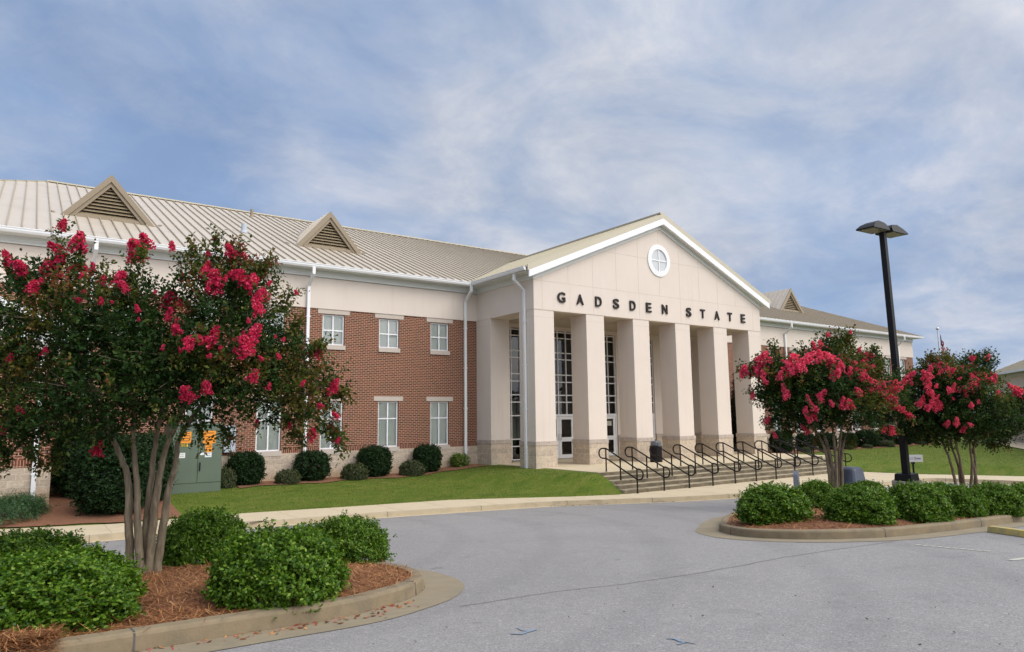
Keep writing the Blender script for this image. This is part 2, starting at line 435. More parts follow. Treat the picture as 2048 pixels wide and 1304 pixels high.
def mat_grass():
    m_, T, b = mat('lawn grass')
    o = T.n('ShaderNodeTexCoord').outputs['Object']
    mpn = T.n('ShaderNodeMapping', inp={'Scale': (1, 2.2, 1), 'Rotation': (0, 0, .3)}); T.l(o, mpn.inputs[0])
    a = T.noise(mpn.outputs[0], 1.1, 6, .65); f = T.noise(o, 55, 3, .7)
    c = T.ramp(a, [(.3, (.068, .118, .014)), (.5, (.110, .158, .022)), (.72, (.165, .18, .04))])
    c = T.mix(.6, c, T.ramp(f, [(.3, (.55, .6, .5)), (.7, (1.45, 1.4, 1.3))]), 'MULTIPLY')
    dry = T.ramp(T.noise(o, .8, 5, .6, .5), [(.64, (0, 0, 0)), (.74, (1, 1, 1))])
    c = T.mix(T.math('MULTIPLY', dry, .5), c, (.25, .215, .085))
    T.l(c, b.inputs['Base Color']); b.inputs['Roughness'].default_value = .9; b.inputs['Specular IOR Level'].default_value = .15
    bp = T.n('ShaderNodeBump', inp={'Strength': .8, 'Distance': .03}); T.l(f, bp.inputs['Height']); T.l(bp.outputs[0], b.inputs['Normal'])
    return m_
M['grass'] = mat_grass()
def mat_leaf(name, stops, rough=.45, trans=.25, attr=False, spec=.5):
    m_, T, b = mat(name)
    g = T.n('ShaderNodeNewGeometry')
    if attr:
        at = T.n('ShaderNodeAttribute', attribute_name='tint'); f = T.math('ADD', at.outputs['Fac'], T.math('MULTIPLY', T.math('SUBTRACT', g.outputs['Random Per Island'], .5), .22), True)
    else: f = g.outputs['Random Per Island']
    c = T.ramp(f, stops)
    T.l(c, b.inputs['Base Color']); b.inputs['Roughness'].default_value = rough; b.inputs['Specular IOR Level'].default_value = spec
    if trans:
        t = T.t; out = [n for n in t.nodes if n.type == 'OUTPUT_MATERIAL'][0]
        tl = T.n('ShaderNodeBsdfTranslucent'); T.l(T.mix(1.0, c, (1.5, 1.5, .8), 'MULTIPLY'), tl.inputs[0])
        mx = T.n('ShaderNodeMixShader', inp={0: trans}); T.l(b.outputs[0], mx.inputs[1]); T.l(tl.outputs[0], mx.inputs[2]); T.l(mx.outputs[0], out.inputs[0])
    return m_
M['crape'] = mat_leaf('crape myrtle leaf', [(0, (.013, .036, .009)), (.35, (.032, .075, .015)), (.62, (.10, .115, .02)), (.82, (.17, .085, .028)), (1, (.22, .045, .035))], .55, .25, True, .16)
M['shrub'] = mat_leaf('shrub leaf', [(0, (.028, .075, .006)), (.45, (.068, .155, .010)), (.8, (.135, .245, .018)), (1, (.21, .31, .045))], .42, .25, False, .28)
M['holly'] = mat_leaf('dark clipped shrub leaf', [(0, (.007, .020, .006)), (.7, (.015, .042, .011)), (1, (.03, .07, .018))], .5, .15, False, .2)
M['olive'] = mat_leaf('low shrub leaf', [(0, (.030, .042, .014)), (.7, (.06, .08, .025)), (1, (.09, .11, .035))], .5, .2)
M['lime'] = mat_leaf('light green leaf', [(0, (.07, .13, .015)), (.7, (.14, .23, .03)), (1, (.2, .28, .05))], .45, .3)
M['juniper'] = mat_leaf('juniper needle', [(0, (.02, .06, .02)), (.6, (.04, .11, .035)), (1, (.07, .15, .05))], .5, .15)
M['cypress'] = mat_leaf('cypress needle', [(0, (.006, .010, .006)), (.7, (.012, .02, .010)), (1, (.02, .032, .014))], .6, .1)
M['bladeg'] = mat_leaf('grass blade', [(0, (.06, .11, .012)), (.6, (.13, .18, .026)), (1, (.23, .22, .07))], .6, .3)
M['petal'] = mat_leaf('crimson petal', [(0, (.38, .010, .06)), (.5, (.62, .024, .115)), (.88, (.78, .08, .20)), (1, (.78, .25, .30))], .6, .35, False, .2)
M['petalpink'] = mat_leaf('coral pink petal', [(0, (.52, .025, .11)), (.45, (.78, .075, .20)), (.85, (.87, .19, .32)), (1, (.84, .38, .42))], .6, .35, False, .2)
M['straw'] = mat_leaf('pine straw', [(0, (.10, .038, .016)), (.5, (.28, .115, .045)), (.85, (.42, .20, .08)), (1, (.55, .34, .16))], .7, .0, False, .2)
M['litter'] = mat_leaf('fallen leaf', [(0, (.03, .02, .015)), (.7, (.07, .045, .025)), (1, (.16, .09, .05))], .8, .0)
def mat_bark():
    m_, T, b = mat('smooth tan bark')
    o = T.n('ShaderNodeTexCoord').outputs['Object']
    mpn = T.n('ShaderNodeMapping', inp={'Scale': (6, 6, 1.1)}); T.l(o, mpn.inputs[0])
    a = T.noise(mpn.outputs[0], 3.2, 5, .6, .5)
    c = T.ramp(a, [(.30, (.11, .086, .058)), (.5, (.20, .162, .108)), (.68, (.29, .245, .17))])
    T.l(c, b.inputs['Base Color']); b.inputs['Roughness'].default_value = .75
    bp = T.n('ShaderNodeBump', inp={'Strength': .35, 'Distance': .01}); T.l(a, bp.inputs['Height']); T.l(bp.outputs[0], b.inputs['Normal'])
    return m_
M['bark'] = mat_bark()
M['twig'] = plain('twig', (.055, .04, .028), .85, var=.3, scale=10)

# ------------------------------------------------------------------ setting: ground, road, walk, kerbs, lawn
def grid_sheet(xs, y0, y1, ny, zf, name, mt, ks='structure', off=0.0):
    xs = np.asarray(xs, float); X = np.repeat(xs[:, None], ny, 1)
    t = np.linspace(0, 1, ny)[None, :]
    a = np.array([y0(x) for x in xs])[:, None]; b = np.array([y1(x) for x in xs])[:, None]
    Y = a + (b - a) * t; Z = zf(X, Y) + off
    mb = MB(); mb.v = list(map(tuple, np.stack([X, Y, Z], -1).reshape(-1, 3).tolist()))
    nx = len(xs)
    mb.f = [(i * ny + j, (i + 1) * ny + j, (i + 1) * ny + j + 1, i * ny + j + 1) for i in range(nx - 1) for j in range(ny - 1)]
    o = mb.build(name, mt, smooth=True)
    return tag(o, kind=ks) if ks else o
base_ = MB(); base_.poly([(-900, -900, -2.4), (900, -900, -2.4), (900, 900, -2.4), (-900, 900, -2.4)])
tag(base_.build('ground', M['grass']), kind='structure')
rx = np.unique(np.concatenate([np.linspace(-60, -20, 21), np.linspace(-20, 18, 153), [18.5, 19]]))
grid_sheet(rx, lambda x: -62.0, lambda x: float(ytop(x)), 90, zroad, 'road', M['asphalt'])
lx = np.unique(np.concatenate([np.linspace(-60, -22, 14), np.linspace(-22, 24, 139), np.linspace(24, 140, 40), IXS]))
grid_sheet(lx, lambda x: min(float(yin(x)) - 1.6, 4.0), lambda x: 7.0 if x < 46 else 60.0, 60, zlawn, 'lawn', M['grass'])
# pavement between the kerb back and the lawn
def strip_between(lo, hi, z, name, mt):
    mb = MB()
    for a, b, c, d in zip(lo[:-1], lo[1:], hi[1:], hi[:-1]): mb.poly([(a[0], a[1], z), (b[0], b[1], z), (c[0], c[1], z), (d[0], d[1], z)])
    return tag(mb.build(name, mt), kind='structure')
def offset_curve(pts, d):
    pts = np.array(pts, float); t = np.gradient(pts, axis=0); t /= np.linalg.norm(t, axis=1)[:, None]
    return pts + d * np.stack([-t[:, 1], t[:, 0]], 1)
def smooth_curve(P, n=10):
    P = [np.array(p, float) for p in P]; out = []
    Q = [2 * P[0] - P[1]] + P + [2 * P[-1] - P[-2]]
    for i in range(1, len(Q) - 2):
        for k in range(n):
            t = k / n; a, b, c, d = Q[i - 1], Q[i], Q[i + 1], Q[i + 2]
            out.append(.5 * (2 * b + (c - a) * t + (2 * a - 5 * b + 4 * c - d) * t * t + (3 * b - a - 3 * c + d) * t ** 3))
    out.append(P[-1]); return np.array(out)
kcurve = smooth_curve([(x, y) for x, y in zip(TXS, TYS) if x > -59] if False else [(-60, -2.0)] + [(x, y) for x, y in zip(TXS[1:], TYS[1:])], 8)
kback = offset_curve(kcurve, .15)
inner = [(-60, .6), (-18.15, .1), (-15.42, -.87), (-13.0, -.93), (-12.9, .25), (-12.35, .25), (-12.05, -.95), (-8.9, -1.57), (-5.46, -2.14), (-3.58, -3.1), (-1.6, -4.2), (.1, -4.86), (.35, -4.6), (15.75, -4.6), (15.9, -6.2), (16.3, -7.9), (17.36, -9.75), (18.22, -11.34), (19.3, -16), (21, -30), (22.5, -60)]
mb = MB()
pl = [(p[0], p[1], SWZ) for p in inner] + [(p[0], p[1], SWZ) for p in kback[::-1]]
mb.poly(pl); o = mb.build('sidewalk', M['walk']); tag(o, kind='structure')
mb = MB()
for i in range(len(kcurve) - 1):
    a, b, c, d = kcurve[i], kcurve[i + 1], kback[i + 1], kback[i]
    mb.poly([(a[0], a[1], SWZ + .004), (b[0], b[1], SWZ + .004), (c[0], c[1], SWZ + .004), (d[0], d[1], SWZ + .004)])
    mb.poly([(a[0], a[1], RDZ - .2), (b[0], b[1], RDZ - .2), (b[0], b[1], SWZ + .004), (a[0], a[1], SWZ + .004)])
tag(mb.build('kerb', M['kerbfar']), kind='structure')
mb = MB(); acc = 0; nxt = 1.0                                   # dark joints across the kerb
for i in range(len(kcurve) - 1):
    a, b = kcurve[i], kcurve[i + 1]; L = np.linalg.norm(b - a); tt = (b - a) / L; n_ = np.array([-tt[1], tt[0]])
    while nxt < acc + L:
        p = a + tt * (nxt - acc)
        if p[0] > -24:
            q = p - n_ * .004
            mb.beam((q[0], q[1], RDZ), (q[0], q[1], SWZ + .006), .012, .006, up=(n_[0], n_[1], 0))
            mb.beam((p[0], p[1], SWZ + .005), (p[0] + n_[0] * .15, p[1] + n_[1] * .15, SWZ + .005), .012, .005)
        nxt += 3.05
    acc += L
tag(mb.build('kerb_joint', M['crack']), kind='structure')
kgut = offset_curve(kcurve, -.30)
mb = MB()
for i in range(len(kcurve) - 1):
    q = [kcurve[i], kgut[i], kgut[i + 1], kcurve[i + 1]]
    mb.poly([(p[0], p[1], float(zroad(p[0], min(p[1], ytop(p[0])))) + .006 + (.0 if k in (0, 3) else .0)) for k, p in enumerate(q)])
tag(mb.build('gutter', M['walk']), kind='structure')
mb = MB()                                                       # score lines of the pavement
for x in np.arange(-22, 15.6, 1.55):
    y0, y1 = float(ykerb(x)) + .2, (float(yin(x)) - .03)
    mb.box(x, x + .012, y0, y1, SWZ, SWZ + .003)
tag(mb.build('sidewalk_joint', M['kerbfar']), kind='structure')

# --- planted islands: kerb ring, mulch bed, concrete apron
def island(ctrl, apr_rng, name_mulch, dome=.10):
    C_ = smooth_curve(list(ctrl) + [ctrl[0]], 10)[:-1]
    n = len(C_); t = np.roll(C_, -1, 0) - np.roll(C_, 1, 0); t /= np.linalg.norm(t, axis=1)[:, None]
    nin = np.stack([-t[:, 1], t[:, 0]], 1)                      # inside for a counter-clockwise ring
    O, I, A = C_, C_ + nin * .16, C_ - nin * .46
    zO = zroad(O[:, 0], O[:, 1])
    mb = MB()
    for i in range(n):
        j = (i + 1) % n
        prof = []
        for k in (i, j):
            o_, n_, z = O[k], nin[k], zO[k]
            prof.append([(o_[0], o_[1], z - .15), (o_[0] + n_[0] * .012, o_[1] + n_[1] * .012, z + .118), (o_[0] + n_[0] * .022, o_[1] + n_[1] * .022, z + .140), (o_[0] + n_[0] * .045, o_[1] + n_[1] * .045, z + .150), (o_[0] + n_[0] * .16, o_[1] + n_[1] * .16, z + .150), (o_[0] + n_[0] * .16, o_[1] + n_[1] * .16, z - .05)])
        for q in range(5): mb.poly([prof[0][q], prof[1][q], prof[1][q + 1], prof[0][q + 1]])
    tag(mb.build('island_kerb', M['kerb']), kind='structure')
    mb = MB(); acc = 0; nx_ = .8                                # joints
    for i in range(n):
        j = (i + 1) % n; L = np.linalg.norm(O[j] - O[i]); tt = (O[j] - O[i]) / L; ni = np.array([-tt[1], tt[0]])
        while nx_ < acc + L:
            p = O[i] + tt * (nx_ - acc); z = float(zroad(*p)); nx_ += 3.0
            mb.beam((p[0] + ni[0] * .004, p[1] + ni[1] * .004, z), (p[0] + ni[0] * .02, p[1] + ni[1] * .02, z + .14), .014, .012, up=(ni[0], ni[1], 0))
            mb.beam((p[0] + ni[0] * .03, p[1] + ni[1] * .03, z + .150), (p[0] + ni[0] * .158, p[1] + ni[1] * .158, z + .150), .014, .006)
        acc += L
    tag(mb.build('island_kerb_joint', M['crack']), kind='structure')
    mb = MB()                                                   # apron
    for i in range(n):
        j = (i + 1) % n
        if apr_rng(O[i]) and apr_rng(O[j]):
            q = [O[i], A[i], A[j], O[j]]
            mb.poly([(p[0], p[1], float(zroad(*p)) + .006) for p in q])
    tag(mb.build('island_gutter', M['gutter']), kind='structure')
    cen = I.mean(0)
    mb = MB(); R = 14
    for i in range(n):
        for k in range(R):
            j = (i + 1) % n; q = []
            for (a, s) in ((i, k / R), (j, k / R), (j, (k + 1) / R), (i, (k + 1) / R)):
                p = I[a] + (cen - I[a]) * s
                dd = s * np.linalg.norm(cen - I[a])
                q.append((p[0], p[1], float(zroad(*p)) + .125 + dome * float(sms(dd / 1.2))))
            if k == R - 1: q = q[:3]
            mb.poly(q)
    tag(mb.build(name_mulch, M['mulch'], smooth=True), kind='structure')
    return O, I, cen
def inside(poly, P):
    P = np.atleast_2d(P); c = np.zeros(len(P), bool); n = len(poly)
    for i in range(n):
        a, b = poly[i], poly[(i + 1) % n]
        m_ = ((a[1] > P[:, 1]) != (b[1] > P[:, 1])) & (P[:, 0] < (b[0] - a[0]) * (P[:, 1] - a[1]) / (b[1] - a[1] + 1e-12) + a[0])
        c ^= m_
    return c
LCT = [(-24, -17.5), (-19, -17.42), (-17.7, -17.36), (-16.3, -17.25), (-15.48, -17.19), (-14.95, -16.98), (-14.4, -16.62), (-13.98, -16.05), (-13.78, -15.3), (-13.8, -14.6), (-14.1, -13.6), (-14.8, -12.75), (-15.9, -12.25), (-17.5, -12.0), (-20, -11.9), (-24, -11.9), (-25.3, -13.2), (-25.3, -16.2)]
RCT = [(-2, -17.66), (2, -17.66), (7, -17.6), (9.6, -17.0), (10.6, -15.2), (9.8, -13.2), (7, -12.3), (2, -11.95), (-3, -12.5), (-4.6, -13.1), (-5.7, -13.85), (-6.55, -14.5), (-7.05, -15.45), (-6.85, -16.35), (-6.2, -16.97), (-5.4, -17.33), (-3.8, -17.55)]
LO, LI, LC = island(LCT, lambda p: p[0] > -23, 'mulch_bed')
RO, RI, RC_ = island(RCT, lambda p: p[0] < 1.0, 'mulch_bed')
def zmulch(I, cen, x, y, dome=.10):
    P = np.stack([np.atleast_1d(x), np.atleast_1d(y)], 1)
    d = np.min(np.linalg.norm(P[:, None, :] - I[None], axis=2), 1)
    return zroad(P[:, 0], P[:, 1]) + .125 + dome * sms(d / 1.2)

def needles(name, I, cen, box, n, mt, lmin=.10, lmax=.22, wd=.0022, extra=None):
    P = np.stack([RNG.uniform(box[0], box[1], n * 3), RNG.uniform(box[2], box[3], n * 3)], 1)
    P = P[inside(I, P)][:n]
    z = zmulch(I, cen, P[:, 0], P[:, 1])
    if extra is not None:
        P = np.concatenate([P, extra[0]]); z = np.concatenate([z, extra[1]])
    k = len(P); a = RNG.uniform(0, 2 * PI, k); L = RNG.uniform(lmin, lmax, k) / 2; w_ = RNG.uniform(.7, 1.5, k) * wd
    tilt = RNG.normal(.02, .22, k)
    d = np.stack([np.cos(a) * np.cos(tilt), np.sin(a) * np.cos(tilt), np.sin(tilt)], 1); s_ = np.stack([-np.sin(a), np.cos(a), np.zeros(k)], 1)
    c = np.concatenate([P, (z + .008 + RNG.exponential(.010, k))[:, None]], 1)
    bend = np.stack([-np.sin(a), np.cos(a), np.zeros(k)], 1) * RNG.normal(0, .012, k)[:, None]
    V = np.stack([c - d * L[:, None] - s_ * w_[:, None], c - d * L[:, None] + s_ * w_[:, None], c + bend + d * L[:, None] + s_ * w_[:, None], c + bend + d * L[:, None] - s_ * w_[:, None]], 1)
    return tag(big_mesh(name, V.reshape(-1, 3), 4, mt), kind='stuff', cat='pine straw')
ex = []                                                        # needles hanging over the near kerb
for _ in range(160):
    i = RNG.integers(0, len(LO)); p = LO[i] * (1 - (q := RNG.uniform(0, 1))) + LI[i] * q
    if p[0] > -18.5 and p[1] < -13: ex.append((p, float(zroad(*p)) + .15))
for _ in range(2600):
    p = np.array([-17.72 - abs(RNG.normal(0, .5)), -17.28 - RNG.normal(.0, .20)])
    zz = float(zroad(*p)); t_ = np.clip((p[1] + 17.62) / .26, 0, 1)
    ex.append((p, zz + .165 * t_ + .015 + RNG.uniform(0, .03)))
ex = (np.array([e[0] for e in ex]), np.array([e[1] for e in ex]))
s1 = needles('pine_straw', LI, LC, (-18.6, -13.7, -17.4, -12.2), 26000, M['straw'], extra=ex)
s1['label'] = 'brown pine straw covering the near left island bed'
s2 = needles('pine_straw', RI, RC_, (-7, 3, -17.6, -12.5), 15000, M['straw'], .12, .26, .0035)
s2['label'] = 'brown pine straw covering the right island bed'

# --- markings and cracks
def road_strip(pts, wd, name, mt, off=.006, jit=0.0):
    pts = smooth_curve(pts, 6) if len(pts) > 2 else np.linspace(pts[0], pts[1], 24)
    pts = np.array([np.array(p)[:2] for p in pts])
    if jit: pts[1:-1] += RNG.normal(0, jit, pts[1:-1].shape)
    L, R_ = offset_curve(pts, wd / 2), offset_curve(pts, -wd / 2)
    mb = MB()
    for i in range(len(pts) - 1):
        mb.poly([(p[0], p[1], float(zroad(*p)) + off) for p in (R_[i], R_[i + 1], L[i + 1], L[i])])
    return tag(mb.build(name, mt), kind='structure')
road_strip([on_road(918, 1214)[:2], on_road(1100, 1186)[:2], on_road(1250, 1168)[:2], on_road(1420, 1143)[:2], on_road(1600, 1110)[:2], on_road(1790, 1083)[:2]], .012, 'road_crack', M['crack'], jit=.012)
a, b = on_road(1832, 1090)[:2], on_road(1985, 1104)[:2]
mb = MB()
for k in range(10):
    s, e = k / 10, (k + .62) / 10
    p, q = a + (b - a) * s, a + (b - a) * e; dd = (b - a) / np.linalg.norm(b - a); nn_ = np.array([-dd[1], dd[0]]) * .045
    mb.poly([(v[0], v[1], float(zroad(*v)) + .006) for v in (p - nn_, q - nn_ * .9 + dd * .02, q + nn_, p + nn_ * .8)])
tag(mb.build('dashed_line_marking', M['paintw']), kind='structure')
road_strip([on_road(2022, 1121)[:2], on_road(2100, 1110)[:2]], .10, 'line_marking', M['paintw'])
def scribble(px_, name, wd=.012):
    pts = [on_road(u, v)[:2] for u, v in px_]
    return road_strip(pts, wd, name, M['paintb'], .006, .002)
scribble([(1022, 1268), (1040, 1269), (1058, 1264), (1072, 1260)], 'paint_marking', .035)
scribble([(1034, 1256), (1046, 1262), (1058, 1262)], 'paint_marking', .018)
scribble([(1334, 1278), (1350, 1279), (1362, 1284), (1378, 1286)], 'paint_marking', .03)
scribble([(1356, 1290), (1372, 1286), (1391, 1288)], 'paint_marking', .02)
# small litter on the asphalt and petals along the near kerb
def scatter(name, P, Z, size, mt, label, cat):
    k = len(P); a = RNG.uniform(0, 2 * PI, k); s = RNG.uniform(.5, 1.3, k) * size
    d = np.stack([np.cos(a), np.sin(a), RNG.normal(0, .2, k)], 1) * s[:, None]; e = np.stack([-np.sin(a), np.cos(a), RNG.normal(0, .3, k)], 1) * s[:, None] * .55
    c = np.concatenate([P, (Z + .012)[:, None]], 1)
    V = np.stack([c - d, c - e, c + d * 1.0, c + e], 1); V[:, 2, 2] += .006
    return tag(big_mesh(name, V.reshape(-1, 3), 4, mt), label, cat, kind='stuff')
P = np.array([on_road(RNG.uniform(700, 2040), RNG.uniform(1100, 1295))[:2] for _ in range(70)])
P = P[~inside(LO, P) & ~inside(RO, P)]
scatter('fallen_leaves', P, zroad(P[:, 0], P[:, 1]), .014, M['litter'], 'tiny dark leaves scattered over the grey asphalt', 'leaves')
pp = []
for _ in range(520):
    i = RNG.integers(0, len(LO)); p = LO[i] + (LO[i] - LI[i]) / .16 * abs(RNG.normal(0, .10)) + RNG.normal(0, .03, 2)
    if p[1] < -16.7 and p[0] < -14.6: pp.append(p)
pp = np.array(pp)
scatter('fallen_petals', pp, zroad(pp[:, 0], pp[:, 1]), .012, M['petal'], 'crimson petals lying along the foot of the near island kerb', 'petals')
pp2 = pp + RNG.normal(0, .08, pp.shape); pp2 = pp2[~inside(LO, pp2)]
needles2 = tag(scatter('straw_litter', pp2[:150], zroad(pp2[:150, 0], pp2[:150, 1]), .03, M['straw'], 'bits of straw lying in the near island gutter', 'straw'), kind='stuff')
pf = np.array([(x, float(ykerb(x)) - abs(RNG.normal(0, .10))) for x in np.concatenate([RNG.normal(-2.2, .5, 130), RNG.normal(.4, .25, 40)])])
scatter('fallen_petals', pf, zroad(pf[:, 0], pf[:, 1]), .03, M['litter'], 'reddish litter gathered at the far kerb before the steps', 'litter')

# grass blades over the lawn that the camera sees
def blades():
    n = 95000
    X = np.concatenate([RNG.uniform(-15.0, .45, n // 2), RNG.uniform(15.9, 48, n // 2)]); Y = np.concatenate([RNG.uniform(-5.0, 3.6, n // 2), RNG.uniform(-14, 3.2, n // 2)])
    ok = (Y > yin(X) + .02) & ~((X > -.2) & (X < 17) & (Y > -3.3)) & ~((X < -12.0) & (Y > -.9) & (X < -12.95) & (Y < 6) & (X < -13.6)) & ~((X > -13.0) & (X < -12.2) & (Y < .3))
    X, Y = X[ok], Y[ok]; k = len(X); Z = zlawn(X, Y)
    a = RNG.uniform(0, 2 * PI, k); h = RNG.uniform(.02, .06, k); w_ = RNG.uniform(.005, .011, k)
    s = np.stack([np.cos(a), np.sin(a), np.zeros(k)], 1) * w_[:, None]
    c = np.stack([X, Y, Z - .005], 1); top = c + np.stack([RNG.normal(0, .025, k), RNG.normal(0, .025, k), h], 1)
    return tag(big_mesh('grass_blades', np.stack([c - s, c + s, top], 1).reshape(-1, 3), 3, M['bladeg']), 'short green grass of the lawns before the building', 'grass', kind='stuff')
blades()
# mulch strips along the building
def wall_strip(x0, x1, yf, y1, name='mulch_bed'):
    xs = np.linspace(x0, x1, 60)
    return grid_sheet(xs, yf, lambda x: y1, 8, zlawn, name, M['mulchfar'], off=.03)
wall_strip(-11.2, -.4, lambda x: 3.1 + .12 * math.sin(x * 1.7) + .08 * math.sin(x * 4.1), 4.7)
wall_strip(16.4, 44.5, lambda x: 2.35 + .15 * math.sin(x * .9), 4.7)
wall_strip(-24, -13.75, lambda x: float(yin(x)) + .06 + .1 * max(0, math.sin(x * 3)), 5.0)
mb = MB(); q = [at_z(u, v, -.33) for u, v in ((1972, 884), (1996, 879), (2100, 893), (2100, 909))]
mb.poly([(p[0], p[1], -.31) for p in q][::-1]); tag(mb.build('path', M['walk']), kind='structure')

# ------------------------------------------------------------------ the college building
YW, ZF, ZB, ZS = 4.608, 8.095, 6.77, .80
B = thing('school_building', 'long two storey red brick college building with white columned portico', 'building')
SLW = .4144; YE, ZE = 3.96, 8.53; YR, ZR = 18.02, 14.36
XE0, XE1, XR0, XR1 = -28.4, 44.65, -17.42, 35.5
def wall_open(mb, x0, x1, z0, z1, ops, y, dep):
    xs = sorted({x0, x1, *[min(max(v, x0), x1) for o in ops for v in o[:2]]}); zs = sorted({z0, z1, *[min(max(v, z0), z1) for o in ops for v in o[2:]]})
    for a, b in zip(xs[:-1], xs[1:]):
        for c, d in zip(zs[:-1], zs[1:]):
            cx_, cz_ = (a + b) / 2, (c + d) / 2
            if any(o[0] < cx_ < o[1] and o[2] < cz_ < o[3] for o in ops): continue
            mb.poly([(a, y, c), (b, y, c), (b, y, d), (a, y, d)])
    for a, b, c, d in ops:
        mb.poly([(a, y, c), (a, y, d), (a, y + dep, d), (a, y + dep, c)]); mb.poly([(b, y, d), (b, y, c), (b, y + dep, c), (b, y + dep, d)])
        mb.poly([(a, y, d), (b, y, d), (b, y + dep, d), (a, y + dep, d)]); mb.poly([(b, y, c), (a, y, c), (a, y + dep, c), (b, y + dep, c)])
LEFTC = [-2.04, -4.62, -7.20, -9.78, -12.36, -14.94]
RIGHTC = [42.17, 39.6, 37.03, 34.45, 31.87, 29.3, 26.72, 24.14, 21.56]
def ops_for(cs, skip_low=()):
    r = []
    for i, c in enumerate(cs):
        r.append((c - .49, c + .49, 5.25, 6.55))
        if i not in skip_low: r.append((c - .49, c + .49, .91, 2.89))
    return r
mb = MB(); wall_open(mb, -26.5, -.0, ZS, ZB, ops_for(LEFTC, (5,)), YW, .14); mb.build('brick_wall', M['brick'], B)
mb = MB(); wall_open(mb, 16.1, 44.0, ZS, ZB, ops_for(RIGHTC), YW, .14)
mb.poly([(44.0, YW, -.6), (44.0, 31, -.6), (44.0, 31, ZB), (44.0, YW, ZB)]); mb.build('brick_wall', M['brick'], B)
mb = MB(); mb.poly([(-26.5, 31, -.6), (-26.5, YW, -.6), (-26.5, YW, 8.4), (-26.5, 31, 8.4)]); mb.poly([(44, 31.4, -.6), (-26.5, 31.4, -.6), (-26.5, 31.4, 8.4), (44, 31.4, 8.4)]); mb.build('rear_wall', M['brick'], B)
def segs(a, b, cs, hw):
    e = sorted(cs); x = a; out = []
    for c in e:
        if c - hw > b or c + hw < a: continue
        out.append((x, c - hw)); x = c + hw
    out.append((x, b)); return out
for a0, a1, cs in ((-26.5, -.0, LEFTC[:5]), (16.1, 44.0, RIGHTC)):
    mb = MB()
    for a, b in segs(a0, a1, cs, .53):
        mb = MB(); mb.box(a, b, YW - .006, YW + .05, ZS, ZS + .21); mb.build('soldier_course', M['soldier'], B)
    mb = MB(); mb.box(a0, a1 + (.03 if a1 > 40 else 0), YW - .045, YW + .3, -.7, ZS - .001); mb.build('stone_base', M['stone'], B)
    mb = MB(); mb.box(a0, a1 + (.04 if a1 > 40 else 0), YW - .05, YW + .3, ZB, ZF); 
    if a1 > 40: mb.box(43.75, 44.04, YW + .3, 31, ZB, ZF)
    mb.build('stucco_band', M['stucco'], B)
    mb = MB(); mb.box(a0, a1 + (.09 if a1 > 40 else 0), YW - .10, YW + .25, ZF, ZF + .28); mb.box(a0, a1 + (.12 if a1 > 40 else 0), YW - .13, YW + .25, ZF, ZF + .05)
    mb.poly([(a0, YE + .06, ZF + .27), (a1 + .5, YE + .06, ZF + .27), (a1 + .5, YW, ZF + .27), (a0, YW, ZF + .27)]); mb.build('frieze', M['frieze'], B)
# --- windows
def window(c, z0, z1, zmid, sillw=.12):
    y = YW + .075; hw = .48
    mb = MB(); f = .055
    mb.box(c - hw, c - hw + f, y, y + .06, z0, z1); mb.box(c + hw - f, c + hw, y, y + .06, z0, z1)
    mb.box(c - hw + f, c + hw - f, y, y + .06, z1 - f, z1); mb.box(c - hw + f, c + hw - f, y, y + .06, z0, z0 + f)
    mb.box(c - .03, c + .03, y + .004, y + .056, z0 + f, z1 - f)
    for a, b in ((c - hw + f, c - .03), (c + .03, c + hw - f)): mb.box(a, b, y + .006, y + .054, zmid - .028, zmid + .028)
    o = mb.build('window', M['white'], B)
    mb = MB(); mb.poly([(c - hw + f, y + .03, z0 + f), (c + hw - f, y + .03, z0 + f), (c + hw - f, y + .03, z1 - f), (c - hw + f, y + .03, z1 - f)]); mb.build('pane', M['glass'], o)
    mb = MB()
    nb = int((z1 - z0) / .1)
    for k in range(nb):                                         # closed blind of soft slats
        za, zb_ = z0 + (z1 - z0) * k / nb, z0 + (z1 - z0) * (k + 1) / nb
        mb.poly([(c - hw, y + .105, za), (c + hw, y + .105, za), (c + hw, y + .095, zb_), (c - hw, y + .095, zb_)])
    mb.build('blind', M['blind'], o)
    mb = MB(); mb.box(c - .52, c + .52, YW - .065, YW + .08, z0 - .19, z0 - .002); mb.build('sill', M['sill'], o)
    mb = MB(); mb.box(c - .70, c + .70, YW - .02, YW + .06, z1 + .02, ZB - .002 if z1 > 5 else z1 + .22); mb.build('lintel', M['sill'], o)
    return o
for cs, sk in ((LEFTC, (5,)), (RIGHTC, ())):
    for i, c in enumerate(cs):
        window(c, 5.25, 6.55, 5.88)
        if i not in sk: window(c, .91, 2.89, 2.14)
